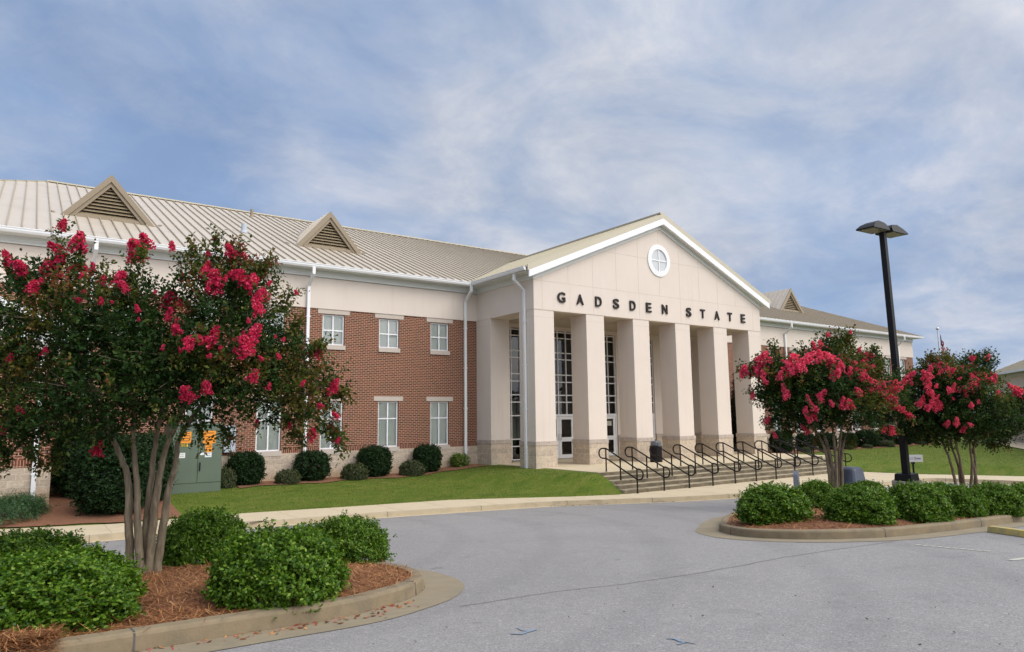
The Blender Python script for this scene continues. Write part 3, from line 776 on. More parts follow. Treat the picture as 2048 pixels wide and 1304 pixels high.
# --- gutters and downspouts
def gutter_along_x(x0, x1, yb, zt, nm='gutter'):
    mb = MB()
    pr = [(0, -.17), (-.09, -.17), (-.13, -.10), (-.13, -.03), (-.15, -.03), (-.15, 0), (0, 0)]
    mb.hexa([(x0, yb + a, zt + b) for a, b in pr], [(x1, yb + a, zt + b) for a, b in pr])
    return mb.build(nm, M['white'], B)
gutter_along_x(-28.4, -.63, YE + .07, ZE); gutter_along_x(16.73, 44.72, YE + .07, ZE)
def downspout(x, y, ztop, zbot, gx=0, gy=-.55, parent=B):
    mb = MB(); w_, d_ = .125, .095
    p = [(x + gx, y + gy, ztop), (x + gx, y + gy, ztop - .30), (x, y, ztop - .66), (x, y, zbot)]
    up = (0, 1, 0) if abs(gx) < .01 else (1, 0, 0)
    mb.beam(p[0], p[1], w_, d_, up); mb.beam((p[1][0], p[1][1], p[1][2] + .03), (p[2][0], p[2][1], p[2][2] - .03), w_ - .004, d_ - .004, up); mb.beam(p[2], p[3], w_, d_, up)
    o = mb.build('downspout', M['white'], parent, bevel=.008)
    mb = MB()
    for z in np.arange(zbot + .9, ztop - .8, 1.9):
        if abs(gx) < .01: mb.box(x - .085, x + .085, y - .058, y + .058, z, z + .05)
        else: mb.box(x - .058, x + .058, y - .085, y + .085, z, z + .05)
    if len(mb.v): mb.build('bracket', M['white'], o)
for x in (-16.09, -8.36, -.72): downspout(x, YW - .13, ZF + .27, -.25)
for x in (25.42, 33.28, 41.39): downspout(x, YW - .13, ZF + .27, -.40)
# --- roofs
mb = MB()
th = .06
E0, E1, R0_, R1_ = (XE0, YE, ZE), (XE1, YE, ZE), (XR0, YR, ZR), (XR1, YR, ZR)
F0, F1 = (XE0, 2 * YR - YE, ZE), (XE1, 2 * YR - YE, ZE)
mb.poly([E0, E1, R1_, R0_]); mb.poly([E1, F1, R1_]); mb.poly([F1, F0, R0_, R1_]); mb.poly([F0, E0, R0_])
mb.poly([(XE0, YE, ZE - .07), (XE1, YE, ZE - .07), E1, E0]); mb.poly([(XE1, YE, ZE - .07), (XE1, 32, ZE - .07), F1, E1])
roof = mb.build('roof', M['roof'], B)
ZAP, SPV = 12.25, .4236; XP0, XP1, XPM = -.65, 16.75, 8.05
def zpav(x): return ZAP - SPV * abs(x - XPM)
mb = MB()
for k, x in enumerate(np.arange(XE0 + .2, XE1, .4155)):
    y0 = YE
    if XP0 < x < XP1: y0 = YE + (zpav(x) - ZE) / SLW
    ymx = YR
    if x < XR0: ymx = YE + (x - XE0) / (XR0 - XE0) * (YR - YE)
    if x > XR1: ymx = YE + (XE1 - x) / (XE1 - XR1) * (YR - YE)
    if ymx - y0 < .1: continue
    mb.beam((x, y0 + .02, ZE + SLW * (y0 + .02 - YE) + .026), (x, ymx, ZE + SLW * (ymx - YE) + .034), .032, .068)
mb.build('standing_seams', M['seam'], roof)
mb = MB(); mb.beam((XR0, YR, ZR + .02), (XR1, YR, ZR + .02), .34, .07); mb.beam(R0_, E0, .26, .08); mb.beam(R1_, E1, .26, .08); mb.build('ridge_cap', M['roofpav'], roof)
mb = MB()                                                       # valley flashing beside the pavilion roof
for sx in (-1, 1):
    xe = XPM + sx * 8.7; ym = YE + (ZAP - ZE) / SLW
    mb.beam((xe, YE, ZE + .01), (XPM, ym, ZAP + .01), .30, .05)
mb.build('valley_flashing', M['roofpav'], roof)
YO = -.32
mb = MB(); yb = YE + (ZAP - ZE) / SLW + .8
for sx in (-1, 1):
    xe = XPM + sx * 8.7; ze = ZAP - SPV * 8.7
    q = [(xe, YO, ze), (XPM, YO, ZAP), (XPM, yb, ZAP), (xe, yb - 9.0, ze)]
    mb.poly(q if sx > 0 else q[::-1])
    q2 = [(xe, YO, ze - .07), (XPM, YO, ZAP - .07), (XPM, YO, ZAP), (xe, YO, ze)]
    mb.poly(q2 if sx < 0 else q2[::-1])
proof = mb.build('roof', M['roofpav'], B); proof['label'] = 'gable roof over the columned portico'
mb = MB()
for y in np.arange(YO + .14, yb, .4155):
    for sx in (-1, 1):
        zl = ZE + SLW * (y - YE)
        x_lo = 8.7 if y < YE else max(0, min(8.7, (ZAP - zl) / SPV))
        if x_lo < .3: continue
        mb.beam((XPM, y, ZAP + .02), (XPM + sx * x_lo, y, ZAP - SPV * x_lo + .02), .026, .04)
mb.build('standing_seams', M['roofpav'], proof)
mb = MB(); mb.beam((XPM, YO - .01, ZAP + .02), (XPM, yb - .6, ZAP + .02), .36, .08); mb.build('ridge_cap', M['roofpav'], proof)
for x_ in (XP0, XP1):                                            # gutters on the two pavilion eaves
    s = -1 if x_ < 0 else 1; mb = MB(); zt = ZAP - SPV * 8.7 - .02
    pr = [(0, -.17), (.09, -.17), (.13, -.10), (.13, -.03), (.15, -.03), (.15, 0), (0, 0)]
    a_ = [(x_ + s * a - s * .05, YO + .04, zt + b) for a, b in pr]; c_ = [(x_ + s * a - s * .05, YE + .07, zt + b) for a, b in pr]
    mb.hexa(a_, c_); mb.build('gutter', M['white'], B)
# --- dormers with louvres
def dormer(xc):
    yf, hw, zb_, za = 8.12, 1.56, 10.22, 12.03
    mb = MB(); yo = yf - .16
    def zr(y): return ZE + SLW * (y - YE)
    sl_ = (za - zb_) / hw
    for sx in (-1, 1):
        e = hw + .12
        A, C_, D_ = (xc, yo, za), (xc + sx * e, yo, za - sl_ * e), (xc, YE + (za - ZE) / SLW + .2, za)
        q = [A, C_, D_]
        mb.poly(q if sx < 0 else q[::-1]); q = [(p[0], p[1], p[2] + .07) for p in q]; mb.poly(q if sx > 0 else q[::-1])
    o = mb.build('dormer', M['roof'], B)
    mb = MB()
    for sx in (-1, 1):
        nrm = Vector((sx * sl_, 0, 1)).normalized()
        for k in range(1, 7):
            y0 = yo + k * .41
            zl_ = zr(y0); xl = min(hw + .1, max(0, (za - zl_) / sl_)) if y0 > yf else hw
            if xl > .25: mb.beam((xc, y0, za + .09), (xc + sx * xl, y0, za + .09 - sl_ * xl), .025, .045)
    mb.build('standing_seams', M['roof'], o)
    mb = MB()                                                    # raking fascia, sill, flashing
    def chev(y0, y1, zt, dz, e):
        zb2 = zt - sl_ * e
        for sx in (-1, 1):
            f_ = [(xc, y0, zt - dz), (xc + sx * e, y0, zb2 - dz), (xc + sx * e, y0, zb2), (xc, y0, zt)]
            b_ = [(p[0], y1, p[2]) for p in f_]
            mb.hexa(*((f_, b_) if sx > 0 else (f_[::-1], b_[::-1])))
    chev(yo - .05, yo + .02, za + .075, .30, hw + .14)
    chev(yo + .021, yo + .12, za - .226, .20, hw - .12)
    for sx in (-1, 1):
        e = hw + .12
        mb.beam((xc + sx * e, yo - .02, za - sl_ * e), (xc + sx * (e + .25), yf + .3, zr(yf + .3) + .03), .16, .04)
    mb.box(xc - hw + .05, xc + hw - .05, yo + .05, yo + .17, zb_ - .02, zb_ + .13)
    mb.build('trim', M['trim'], o)
    mb = MB(); n = 9
    z0, z1 = zb_ + .14, za - .42
    for k in range(n):
        z = z0 + (z1 - z0) * k / n; h_ = (z1 - z0) / n
        hwk = max(.04, (za - .36 - z - h_ * .6) / sl_)
        mb.hexa([(xc - hwk, yo + .08, z), (xc + hwk, yo + .08, z), (xc + hwk, yo + .10, z), (xc - hwk, yo + .10, z)], [(xc - hwk + .03, yo + .22, z + h_ * .95), (xc + hwk - .03, yo + .22, z + h_ * .95), (xc + hwk - .03, yo + .24, z + h_ * .95), (xc - hwk + .03, yo + .24, z + h_ * .95)])
    mb.build('louvre', M['louvre'], o)
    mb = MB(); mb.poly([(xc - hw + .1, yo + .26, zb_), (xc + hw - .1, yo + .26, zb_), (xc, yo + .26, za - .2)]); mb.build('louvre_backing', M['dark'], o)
for xc in (-15.42, -6.19, 31.95): dormer(xc)
for (x, y, r_, h_) in ((-7.64, 16.5, .09, .42), (-9.69, 9.9, .13, .42)):
    z = ZE + SLW * (y - YE); mb = MB(); mb.tube([(x, y, z - .1), (x, y, z + h_)], r_, 12); mb.tube([(x, y, z - .05), (x, y, z + .1)], [r_ * 1.5, r_ * 1.05], 12)
    mb.build('roof_vent', M['trim'] if r_ < .1 else M['meter'], B, smooth=False)
# --- portico: columns, end blocks, entablature, pediment
CW = 1.104
for i in range(6):
    x = 3 * i
    mb = MB(); mb.box(x, x + CW, 0, CW, 1.09, ZB)
    col = mb.build('column', M['stucco'], B, bevel=.01)
    mb = MB(); mb.box(x - .045, x + CW + .045, -.045, CW + .045, .915, 1.105); mb.build('column_cap', M['cap'], col, bevel=.012)
    mb = MB(); mb.box(x - .025, x + CW + .025, -.025, CW + .025, -.5, .914); mb.build('column_base', M['stonecol'], col)
    mb = MB()
    for zz in (6.45,): mb.box(x - .002, x + CW + .002, -.002, CW + .002, zz, zz + .012)
    mb.build('joint', M['joint'], col)
for x0, x1 in ((0, 1.104), (15.0, 16.104)):
    mb = MB(); mb.box(x0, x1, 3.40, 4.80, 1.09, ZB); o = mb.build('end_pier', M['stucco'], B, bevel=.01)
    mb = MB(); mb.box(x0 - .045, x1 + .045, 3.355, 4.80, .915, 1.105); mb.build('column_cap', M['cap'], o, bevel=.012)
    mb = MB(); mb.box(x0 - .025, x1 + .025, 3.375, 4.80, -.5, .914); mb.build('column_base', M['stonecol'], o)
    mb = MB(); mb.box(x0 - .002, x1 + .002, 3.398, 4.7, 6.45, 6.462); mb.build('joint', M['joint'], o)
mb = MB()                                                        # entablature and gable wall
mb.box(-.012, 16.116, -.012, CW, ZB, ZF); mb.box(-.012, CW, CW, 4.75, ZB, ZF + .3); mb.box(15.0, 16.116, CW, 4.75, ZB, ZF + .3)
hz = ZF + SPV * 8.05 + .3
mb.hexa([(-.01, -.012, ZF), (16.114, -.012, ZF), (16.114, -.012, ZF + .25), (XPM, -.012, hz), (-.01, -.012, ZF + .25)], [(-.01, .4, ZF), (16.114, .4, ZF), (16.114, .4, ZF + .25), (XPM, .4, hz), (-.01, .4, ZF + .25)])
ped = mb.build('pediment', M['stucco'], B)
mb = MB()
for z in (8.06, 9.87):
    hw = 8.1 if z < 8.1 else (11.5 - z) / SPV
    mb.box(XPM - hw, XPM + hw, -.0155, -.008, z, z + .016)
for k in range(-5, 6):
    x = 7.95 + 1.5 * k; zt = ZF + SPV * (8.05 - abs(x - XPM)) - .02
    if k not in (-5, 5) or True: mb.box(x, x + .014, -.0158, -.008, ZB + .02 if k % 2 else 8.06, zt)
mb.box(-.0155, 16.12, -.0158, -.008, ZB + .0, ZB + .03)
mb.build('joint', M['joint'], ped)
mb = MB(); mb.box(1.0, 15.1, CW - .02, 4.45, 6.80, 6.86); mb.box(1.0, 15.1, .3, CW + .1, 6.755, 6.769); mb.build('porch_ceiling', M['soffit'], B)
# raking frieze, soffit, fascia
mb = MB()
for sx in (-1, 1):
    z0_ = lambda d: ZF + SPV * (8.05 - d)
    def P_(d, y, dz): return (XPM + sx * d, y, z0_(d) + dz)
    q = [P_(0, 0, .0), P_(8.05, 0, 0), P_(8.05, 0, .26), P_(0, 0, .26)]
    f_ = [(p[0], -.075, p[2]) for p in q]; b_ = [(p[0], -.011, p[2]) for p in q]
    mb.hexa(*( (f_, b_) if sx > 0 else (f_[::-1], b_[::-1]) ))
    q = [P_(0, YO + .03, .235), P_(8.35, YO + .03, .235), P_(8.35, 0, .235), P_(0, 0, .235)]
    mb.poly(q if sx < 0 else q[::-1])
for x in (-.078, 16.116):
    mb.box(x, x + .066, -.075, 4.5, ZF, ZF + .28)
mb.build('frieze', M['frieze'], B)
mb = MB()
for sx in (-1, 1):
    a = [(XPM, YO - .05, ZAP - .55), (XPM + sx * 8.55, YO - .05, ZAP - .55 - SPV * 8.55), (XPM + sx * 8.55, YO - .05, ZAP - .25 - SPV * 8.55), (XPM, YO - .05, ZAP - .25)]
    b = [(p[0], YO + .03, p[2]) for p in a]
    if sx > 0: mb.hexa(a, b)
    else: mb.hexa(a[::-1], b[::-1])
    q = [(XPM, YO, ZAP - .26), (XPM + sx * 8.6, YO, ZAP - .26 - SPV * 8.6), (XPM + sx * 8.6, YO, ZAP - .07 - SPV * 8.6), (XPM, YO, ZAP - .07)]
    mb.poly(q if sx > 0 else q[::-1])
mb.build('raking_fascia', M['white'], B)
mb = MB()                                                       # tan drip edge above the fascia
for sx in (-1, 1):
    a = [(XPM, YO - .045, ZAP - .25), (XPM + sx * 8.62, YO - .045, ZAP - .25 - SPV * 8.62), (XPM + sx * 8.62, YO - .045, ZAP + .01 - SPV * 8.62), (XPM, YO - .045, ZAP + .01)]
    b = [(p[0], YO + .02, p[2]) for p in a]
    mb.hexa(*((a, b) if sx > 0 else (a[::-1], b[::-1])))
mb.build('drip_edge', M['roofpav'], proof)
for x0, x1 in ((XP0 + .02, -.01), (16.11, XP1 - .02)): 
    mb = MB(); mb.box(x0, x1, YO + .05, 4.5, ZF + .24, ZF + .26); mb.build('soffit', M['frieze'], B)
# round window in the gable
mb = MB(); n = 48; c0 = (7.95, 9.87)
def ring(r, y): return [(c0[0] + r * math.cos(2 * PI * k / n), y, c0[1] + r * 1.03 * math.sin(2 * PI * k / n)) for k in range(n)]
for (ra, ya), (rb, yb_) in (((.80, -.01), (.80, -.06)), ((.80, -.06), (.56, -.075)), ((.56, -.075), (.55, -.01))):
    A_, B_ = ring(ra, ya), ring(rb, yb_)
    for k in range(n): mb.poly([A_[k], A_[(k + 1) % n], B_[(k + 1) % n], B_[k]])
rw = mb.build('round_window', M['white'], B, smooth=False)
mb = MB(); mb.poly(ring(.56, -.018)); mb.build('pane', plain('frosted pane', (.56, .58, .60), .15), rw)
mb = MB(); mb.box(c0[0] - .03, c0[0] + .03, -.05, -.015, c0[1] - .56, c0[1] + .56); mb.box(c0[0] - .555, c0[0] - .03, -.05, -.015, c0[1] - .03, c0[1] + .03); mb.box(c0[0] + .03, c0[0] + .555, -.05, -.015, c0[1] - .03, c0[1] + .03); mb.build('glazing_bar', M['white'], rw)
# lettering
def letter(ch, x0, x1, z0, z1, y, dep, mt, parent, name='letter', off=.02):
    cu = bpy.data.curves.new('txt', 'FONT'); cu.body = ch; cu.extrude = .05; cu.offset = off; cu.resolution_u = 6
    ob = bpy.data.objects.new('txt', cu); COL.objects.link(ob)
    dg = bpy.context.evaluated_depsgraph_get(); me = bpy.data.meshes.new_from_object(ob.evaluated_get(dg))
    bpy.data.objects.remove(ob)
    co = np.empty(len(me.vertices) * 3); me.vertices.foreach_get('co', co); co = co.reshape(-1, 3)
    mn, mx = co.min(0), co.max(0); s = (co - mn) / (mx - mn)
    new = np.stack([x0 + s[:, 0] * (x1 - x0), y - s[:, 2] * dep, z0 + s[:, 1] * (z1 - z0)], 1)
    me.vertices.foreach_set('co', new.ravel()); me.update(); me.materials.clear(); me.materials.append(mt)
    o = bpy.data.objects.new(name, me); COL.objects.link(o); o.parent = parent
    return o
for ch, a, b in (('G', 1.30, 1.74), ('A', 2.41, 2.83), ('D', 3.55, 3.94), ('S', 4.68, 5.06), ('D', 5.78, 6.16), ('E', 6.90, 7.26), ('N', 8.03, 8.42), ('S', 9.84, 10.22), ('T', 10.95, 11.31), ('A', 12.09, 12.49), ('T', 13.20, 13.57), ('E', 14.35, 14.71)):
    letter(ch, a, b, 7.17, 7.645, -.02, .055, M['bronze'], B, off=.02)['label'] = 'dark bronze letter ' + ch
downspout(-.07, .62, ZF + .27, -.35, gx=-.52, gy=0)
downspout(16.17, .62, ZF + .27, -.35, gx=.52, gy=0)
# --- entrance wall with glazed bays
YG = 4.40
BC = [1.95 + 3 * i for i in range(5)]
mb = MB()
wall_open(mb, 1.0, 15.1, 0, 6.85, [(c - 1.1, c + 1.1, -.01 if True else 0, 6.60) for c in BC], YG, .22)
mb.build('entrance_wall', M['stucco'], B)
mb = MB()
for a, b in [(1.0, BC[0] - 1.1)] + [(BC[i] + 1.1, BC[i + 1] - 1.1) for i in range(4)] + [(BC[4] + 1.1, 15.1)]:
    if b - a > .05: mb.box(a, b, YG - .03, YG + .02, -.2, .91)
mb.build('stone_base', M['stonecol'], B)
mb = MB()
for a, b in [(BC[i] + 1.1, BC[i + 1] - 1.1) for i in range(4)]: mb.box(a - .01, b + .01, YG - .05, YG + .02, .912, 1.10)
mb.build('column_cap', M['cap'], B)
ROWS = [6.53, 6.22, 5.44, 5.10, 4.29, 3.92, 3.24, 2.88]
def bay(c, door):
    y = YG + .08; f = .05; hw = 1.1
    mb = MB()
    rows = ROWS + ([2.24] if door else [2.21, 1.06, .71, .06])
    zlow = 2.24 if door else .06
    xs = [c - hw + .03, c - .55, c, c + .55, c + hw - .03]
    zz = sorted(rows)
    for x in xs: mb.box(x - f / 2, x + f / 2, y, y + .11, zlow if not door else 2.24, 6.60)
    for z in zz:
        for a, b in zip(xs[:-1], xs[1:]): mb.box(a + f / 2, b - f / 2, y + .004, y + .106, z - f / 2, z + f / 2)
    o = mb.build('curtain_wall', M['white'], B)
    mb = MB(); mb.poly([(c - hw, y + .055, zlow), (c + hw, y + .055, zlow), (c + hw, y + .055, 6.6), (c - hw, y + .055, 6.6)]); mb.build('pane', M['tinted'], o)
    mb = MB()                                                    # pale curtains behind the low rows
    if not door:
        for k in range(14):
            a, b = c - hw + .1 + k * .14, c - hw + .1 + (k + 1) * .14
            mb.poly([(a, y + .5, 1.0), (b, y + .54 if k % 2 else y + .46, 1.0), (b, y + .54 if k % 2 else y + .46, 3.1), (a, y + .5, 3.1)])
        mb.build('curtain', M['blind'], o)
    if door:
        mb = MB()
        for x in (c - hw + .05, c + hw - .05): mb.box(x - .05, x + .05, y - .01, y + .12, 0, 2.24)
        mb.box(c - 1.0, c + 1.0, y - .01, y + .12, 2.14, 2.24); mb.build('door_frame', M['white'], B)
        for sx in (-1, 1):
            a, b = (c - .995, c - .006) if sx < 0 else (c + .006, c + .995)
            mb = MB(); st = .16
            mb.box(a, a + st, y + .01, y + .06, .01, 2.13); mb.box(b - st, b, y + .01, y + .06, .01, 2.13)
            mb.box(a + st, b - st, y + .01, y + .06, 1.99, 2.13); mb.box(a + st, b - st, y + .01, y + .06, .01, .20); mb.box(a + st, b - st, y + .01, y + .06, .86, 1.08)
            d = mb.build('door', M['white'], B)
            mb = MB(); mb.poly([(a + st, y + .035, .2), (b - st, y + .035, .2), (b - st, y + .035, 1.99), (a + st, y + .035, 1.99)]); mb.build('pane', M['tinted'], d)
            hx = c + sx * .09
            mb = MB(); mb.tube([(hx, y + .01, .95), (hx, y - .06, .95), (hx, y - .06, 1.25), (hx, y + .01, 1.25)], .014, 8); mb.build('handle', plain('steel pull', (.5, .5, .5), .3, .8), d)
            if c > 7 and c < 9 and sx > 0:
                mb = MB(); mb.box(a + st + .12, b - st - .12, y + .02, y + .03, 1.62, 1.88); mb.build('notice', M['paintw'], d)
for i, c in enumerate(BC): bay(c, i in (1, 2, 3))
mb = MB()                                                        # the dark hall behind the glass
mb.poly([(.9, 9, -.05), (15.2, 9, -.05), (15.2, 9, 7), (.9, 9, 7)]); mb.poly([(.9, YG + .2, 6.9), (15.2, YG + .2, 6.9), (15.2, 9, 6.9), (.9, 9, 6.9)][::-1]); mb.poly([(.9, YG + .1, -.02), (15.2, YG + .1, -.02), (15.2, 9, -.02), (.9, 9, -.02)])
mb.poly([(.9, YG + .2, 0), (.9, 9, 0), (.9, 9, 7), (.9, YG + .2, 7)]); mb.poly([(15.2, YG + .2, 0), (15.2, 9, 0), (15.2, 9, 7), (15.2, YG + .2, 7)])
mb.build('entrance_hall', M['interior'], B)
# --- low gabled entrance block at the left
XB, YB = -17.03, 2.6
mb = MB(); mb.box(-26.5, XB, YB, YW, ZS - .02, 4.55); mb.build('brick_wall', M['brick'], B)
mb = MB(); mb.box(-26.5, XB + .04, YB - .045, YW, -.8, ZS - .03); mb.build('stone_base', M['stone'], B)
mb = MB(); mb.box(-26.5, XB + .008, YB - .008, YB + .05, ZS - .02, ZS + .21); mb.build('soldier_course', M['soldier'], B)
xm = -21.7; zc_ = 5.02
def zrake(x): return 5.02 + .40 * (abs(xm - (-16.5)) - abs(x - xm))
mb = MB(); mb.box(-26.5, XB + .05, YB - .04, YW, 4.2, 4.62); 
mb.hexa([(-26.4, YB - .02, 4.86), (XB, YB - .02, 4.86), (xm, YB - .02, zrake(xm) - .25)], [(-26.4, YW, 4.86), (XB, YW, 4.86), (xm, YW, zrake(xm) - .25)])
mb.build('stucco_band', M['stucco'], B)
mb = MB(); mb.box(-26.8, XB + .38, YB - .38, YW, 4.63, 4.86); mb.build('frieze', M['frieze'], B)
mb = MB()
for sx in (-1, 1):
    e = 5.3; a = (xm, YB - .42, zrake(xm) - .05); b = (xm + sx * e, YB - .42, zrake(xm + sx * e) - .05)
    mb.beam(a, b, .07, .22)
mb.build('raking_fascia', M['white'], B)
mb = MB()
for sx in (-1, 1):
    e = 5.35; q = [(xm, YB - .46, zrake(xm) + .07), (xm + sx * e, YB - .46, zrake(xm + sx * e) + .07), (xm + sx * e, YW, zrake(xm + sx * e) + .07), (xm, YW, zrake(xm) + .07)]
    mb.poly(q if sx < 0 else q[::-1])
mb.build('roof', M['roof'], B)['label'] = 'low gable roof over the left entrance block'
downspout(-17.42, YB - .11, 4.84, -.35, gx=.12 * 0, gy=-.2)
# ------------------------------------------------------------------ porch slab and steps
ST = thing('entrance_steps', 'wide weathered concrete steps and porch before the columns', 'steps', (8, -4, 0))
def under(o): return local(o, ST)
mb = MB(); mb.box(.35, 16.3, -3.45, 4.42, -.14, 0); under(mb.build('porch_slab', M['walk'], bevel=.012))
mb = MB(); mb.box(.36, 16.29, -3.44, 4.41, -.9, -.142); under(mb.build('riser_base', M['step']))
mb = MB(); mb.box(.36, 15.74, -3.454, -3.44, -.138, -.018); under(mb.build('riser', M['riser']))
for k in range(1, 5):
    y0 = -3.45 - .36 * k
    mb = MB(); mb.box(.35, 15.75, y0, y0 + .40, -.14 * (k + 1) - .02, -.14 * k)
    under(mb.build('step', M['step'], bevel=.012))
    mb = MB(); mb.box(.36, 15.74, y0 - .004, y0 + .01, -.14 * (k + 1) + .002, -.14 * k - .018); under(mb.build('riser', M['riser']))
mb = MB()
for k, xs_ in enumerate([(3.1, 7.9, 12.6), (5.2, 10.1, 14.0), (2.2, 6.6, 11.3), (4.4, 9.0, 13.3), (3.3, 8.1, 12.2)]):
    y0 = -3.45 - .36 * k
    for x in xs_: mb.box(x, x + .012, y0 - .007, y0 + .01, -.14 * (k + 1) + .004, -.14 * k - .012)
under(mb.build('joint', M['crack']))
# ------------------------------------------------------------------ handrails
def rail_thing(x, label):
    R = thing('handrail', label, 'handrail', (x, -4.2, -.7), 'dark metal handrails on the entrance steps')
    def arc(cy, cz, r, a0, a1, n=8): return [(0, cy + r * math.cos(a0 + (a1 - a0) * k / n), cz + r * math.sin(a0 + (a1 - a0) * k / n)) for k in range(n + 1)]
    pts = []
    pts += arc(-3.16, .69, .19, PI / 2, -PI / 2)                 # upper loop, towards the building
    pts += [(0, -3.36, .50), (0, -3.42, .485)]
    pts += [(0, -4.98, -.19), (0, -5.03, -.2)]
    pts += arc(-5.12, -.01, .19, -PI / 2, -PI * 1.5)             # lower loop, towards the road
    pts += [(0, -5.03, .18), (0, -4.98, .19), (0, -3.42, .865), (0, -3.36, .88)]
    pts = [(p[0], p[1] + 4.2, p[2] + .7) for p in pts]
    mb = MB(); mb.tube(pts, .029, 8, closed=True); mb.build('rail', M['railpaint'], R, smooth=True)
    for y, z0, z1 in ((-3.36, 0, .87), (-4.14, -.28, .55), (-5.0, -.70, .18)):
        mb = MB(); mb.tube([(0, y + 4.2, z0 + .7), (0, y + 4.2, z1 + .7)], .028, 8); mb.tube([(0, y + 4.2, z0 + .7), (0, y + 4.2, z0 + .712)], .045, 10); mb.build('post', M['railpaint'], R, smooth=False)
    return R
ORD = ['first handrail from the lawn at the left end of the steps', 'second handrail from the left, before the second column', 'third handrail from the left, crossing in front of the dark litter bin', 'fourth handrail from the left, just right of the dark litter bin', 'fifth handrail from the left on the steps', 'middle handrail of the eleven, before the fifth column', 'fifth handrail from the right end of the steps', 'handrail directly behind the grey smoking post, before the last column', 'handrail left of the tree trunk, third from the right end', 'handrail hidden partly by the middle tree trunk', 'rightmost handrail, right of the middle tree trunk beside the lawn']
H0 = rail_thing(.84, 'black tubular ' + ORD[0])
for i in range(1, 11):
    o = copy_tree(H0); o.location.x = .84 + 1.43 * i; o['label'] = 'black tubular ' + ORD[i]

# ------------------------------------------------------------------ litter bins, smoking post, lamp, sign, cabinet
def bin_porch():
    c = at_z(1316, 924, 0)
    R = thing('litter_bin', 'dark brown litter bin with grey lid beside a portico column', 'litter bin', (c[0], c[1] + .1, 0), 'litter bins')
    mb = MB(); mb.lathe([(.27, 0), (.285, .03), (.285, .70), (.29, .72)], 32); mb.build('body', plain('dark brown plastic', (.010, .007, .008), .55, var=.2, spec=.2), R, smooth=False, bevel=.006)
    lm = plain('grey lid plastic', (.11, .125, .15), .5, var=.08)
    mb = MB(); mb.lathe([(.285, .721), (.285, .745), (.245, .75), (.225, .92), (.17, .965), (.0, .985)], 8); lid = mb.build('lid', lm, R)
    mb = MB(); mb.box(-.10, .10, -.245, -.215, .775, .885); mb.build('flap', plain('lid flap', (.11, .12, .14), .45), lid)
    mb = MB(); mb.lathe([(.028, .98), (.028, 1.02), (.01, 1.03)], 10); mb.build('knob', M['railpaint'], lid)
bin_porch()
def bin_island():
    x, y = 1.75, -12.6; z = float(zmulch(RI, RC_, x, y)[0])
    R = thing('litter_bin', 'black litter bin with big slate grey dome lid behind the island tree', 'litter bin', (x, y, z), 'litter bins')
    mb = MB(); mb.lathe([(.33, 0), (.36, .05), (.375, .46), (.385, .50)], 36, sq=5); mb.build('body', plain('black plastic', (.010, .010, .012), .4, var=.2), R)
    mb = MB(); mb.lathe([(.40, .501), (.40, .535), (.345, .55), (.300, .86), (.28, .90), (.20, .945), (0, .955)], 36, sq=5)
    mb.build('lid', plain('slate lid plastic', (.085, .105, .15), .42, var=.06), R, smooth=False)
bin_island()
def smoking_post():
    p = (-0.75, -12.5); z = float(zmulch(RI, RC_, *p)[0])
    R = thing('smoking_post', 'slim grey smoking receptacle post with round top standing behind the shrubs', 'ash post', (p[0], p[1], z - .05))
    gm = plain('grey post paint', (.20, .22, .27), .42, var=.05)
    mb = MB(); n = 12; h = .98
    out = [(-.13, 0), (.13, 0)] + [(.13 * math.cos(PI * k / n), h - .13 + .13 * math.sin(PI * k / n)) for k in range(n + 1)]
    d = Vector((.62, -.78, 0)); s_ = Vector((.78, .62, 0)); 
    fr = [Vector((0, 0, q[1])) + s_ * q[0] + d * .06 for q in out]; bk = [Vector((0, 0, q[1])) + s_ * q[0] - d * .06 for q in out]
    b0 = mb.hexa(fr, bk).build('body', gm, R)
    n = 14; mb = MB(); mb.tube([d * .055 + Vector((0, 0, h - .14)), d * .066 + Vector((0, 0, h - .14))], .062, 16); mb.build('opening', plain('steel plate', (.65, .66, .68), .3, .6), b0)
    mb = MB(); mb.tube([d * .06 + Vector((0, 0, h - .12)), d * .069 + Vector((0, 0, h - .12))], .036, 12); mb.build('hole', M['dark'], b0)
    # turn to face the camera side of the island
    R.rotation_euler = (0, 0, math.radians(-14))
smoking_post()
LX, LY = 5.12, -12.6
def z_over(u, v, x, y):
    d = ray(u, v); hd = math.hypot(x - CX, y - CY); return CZ + d.z / math.hypot(d.x, d.y) * hd
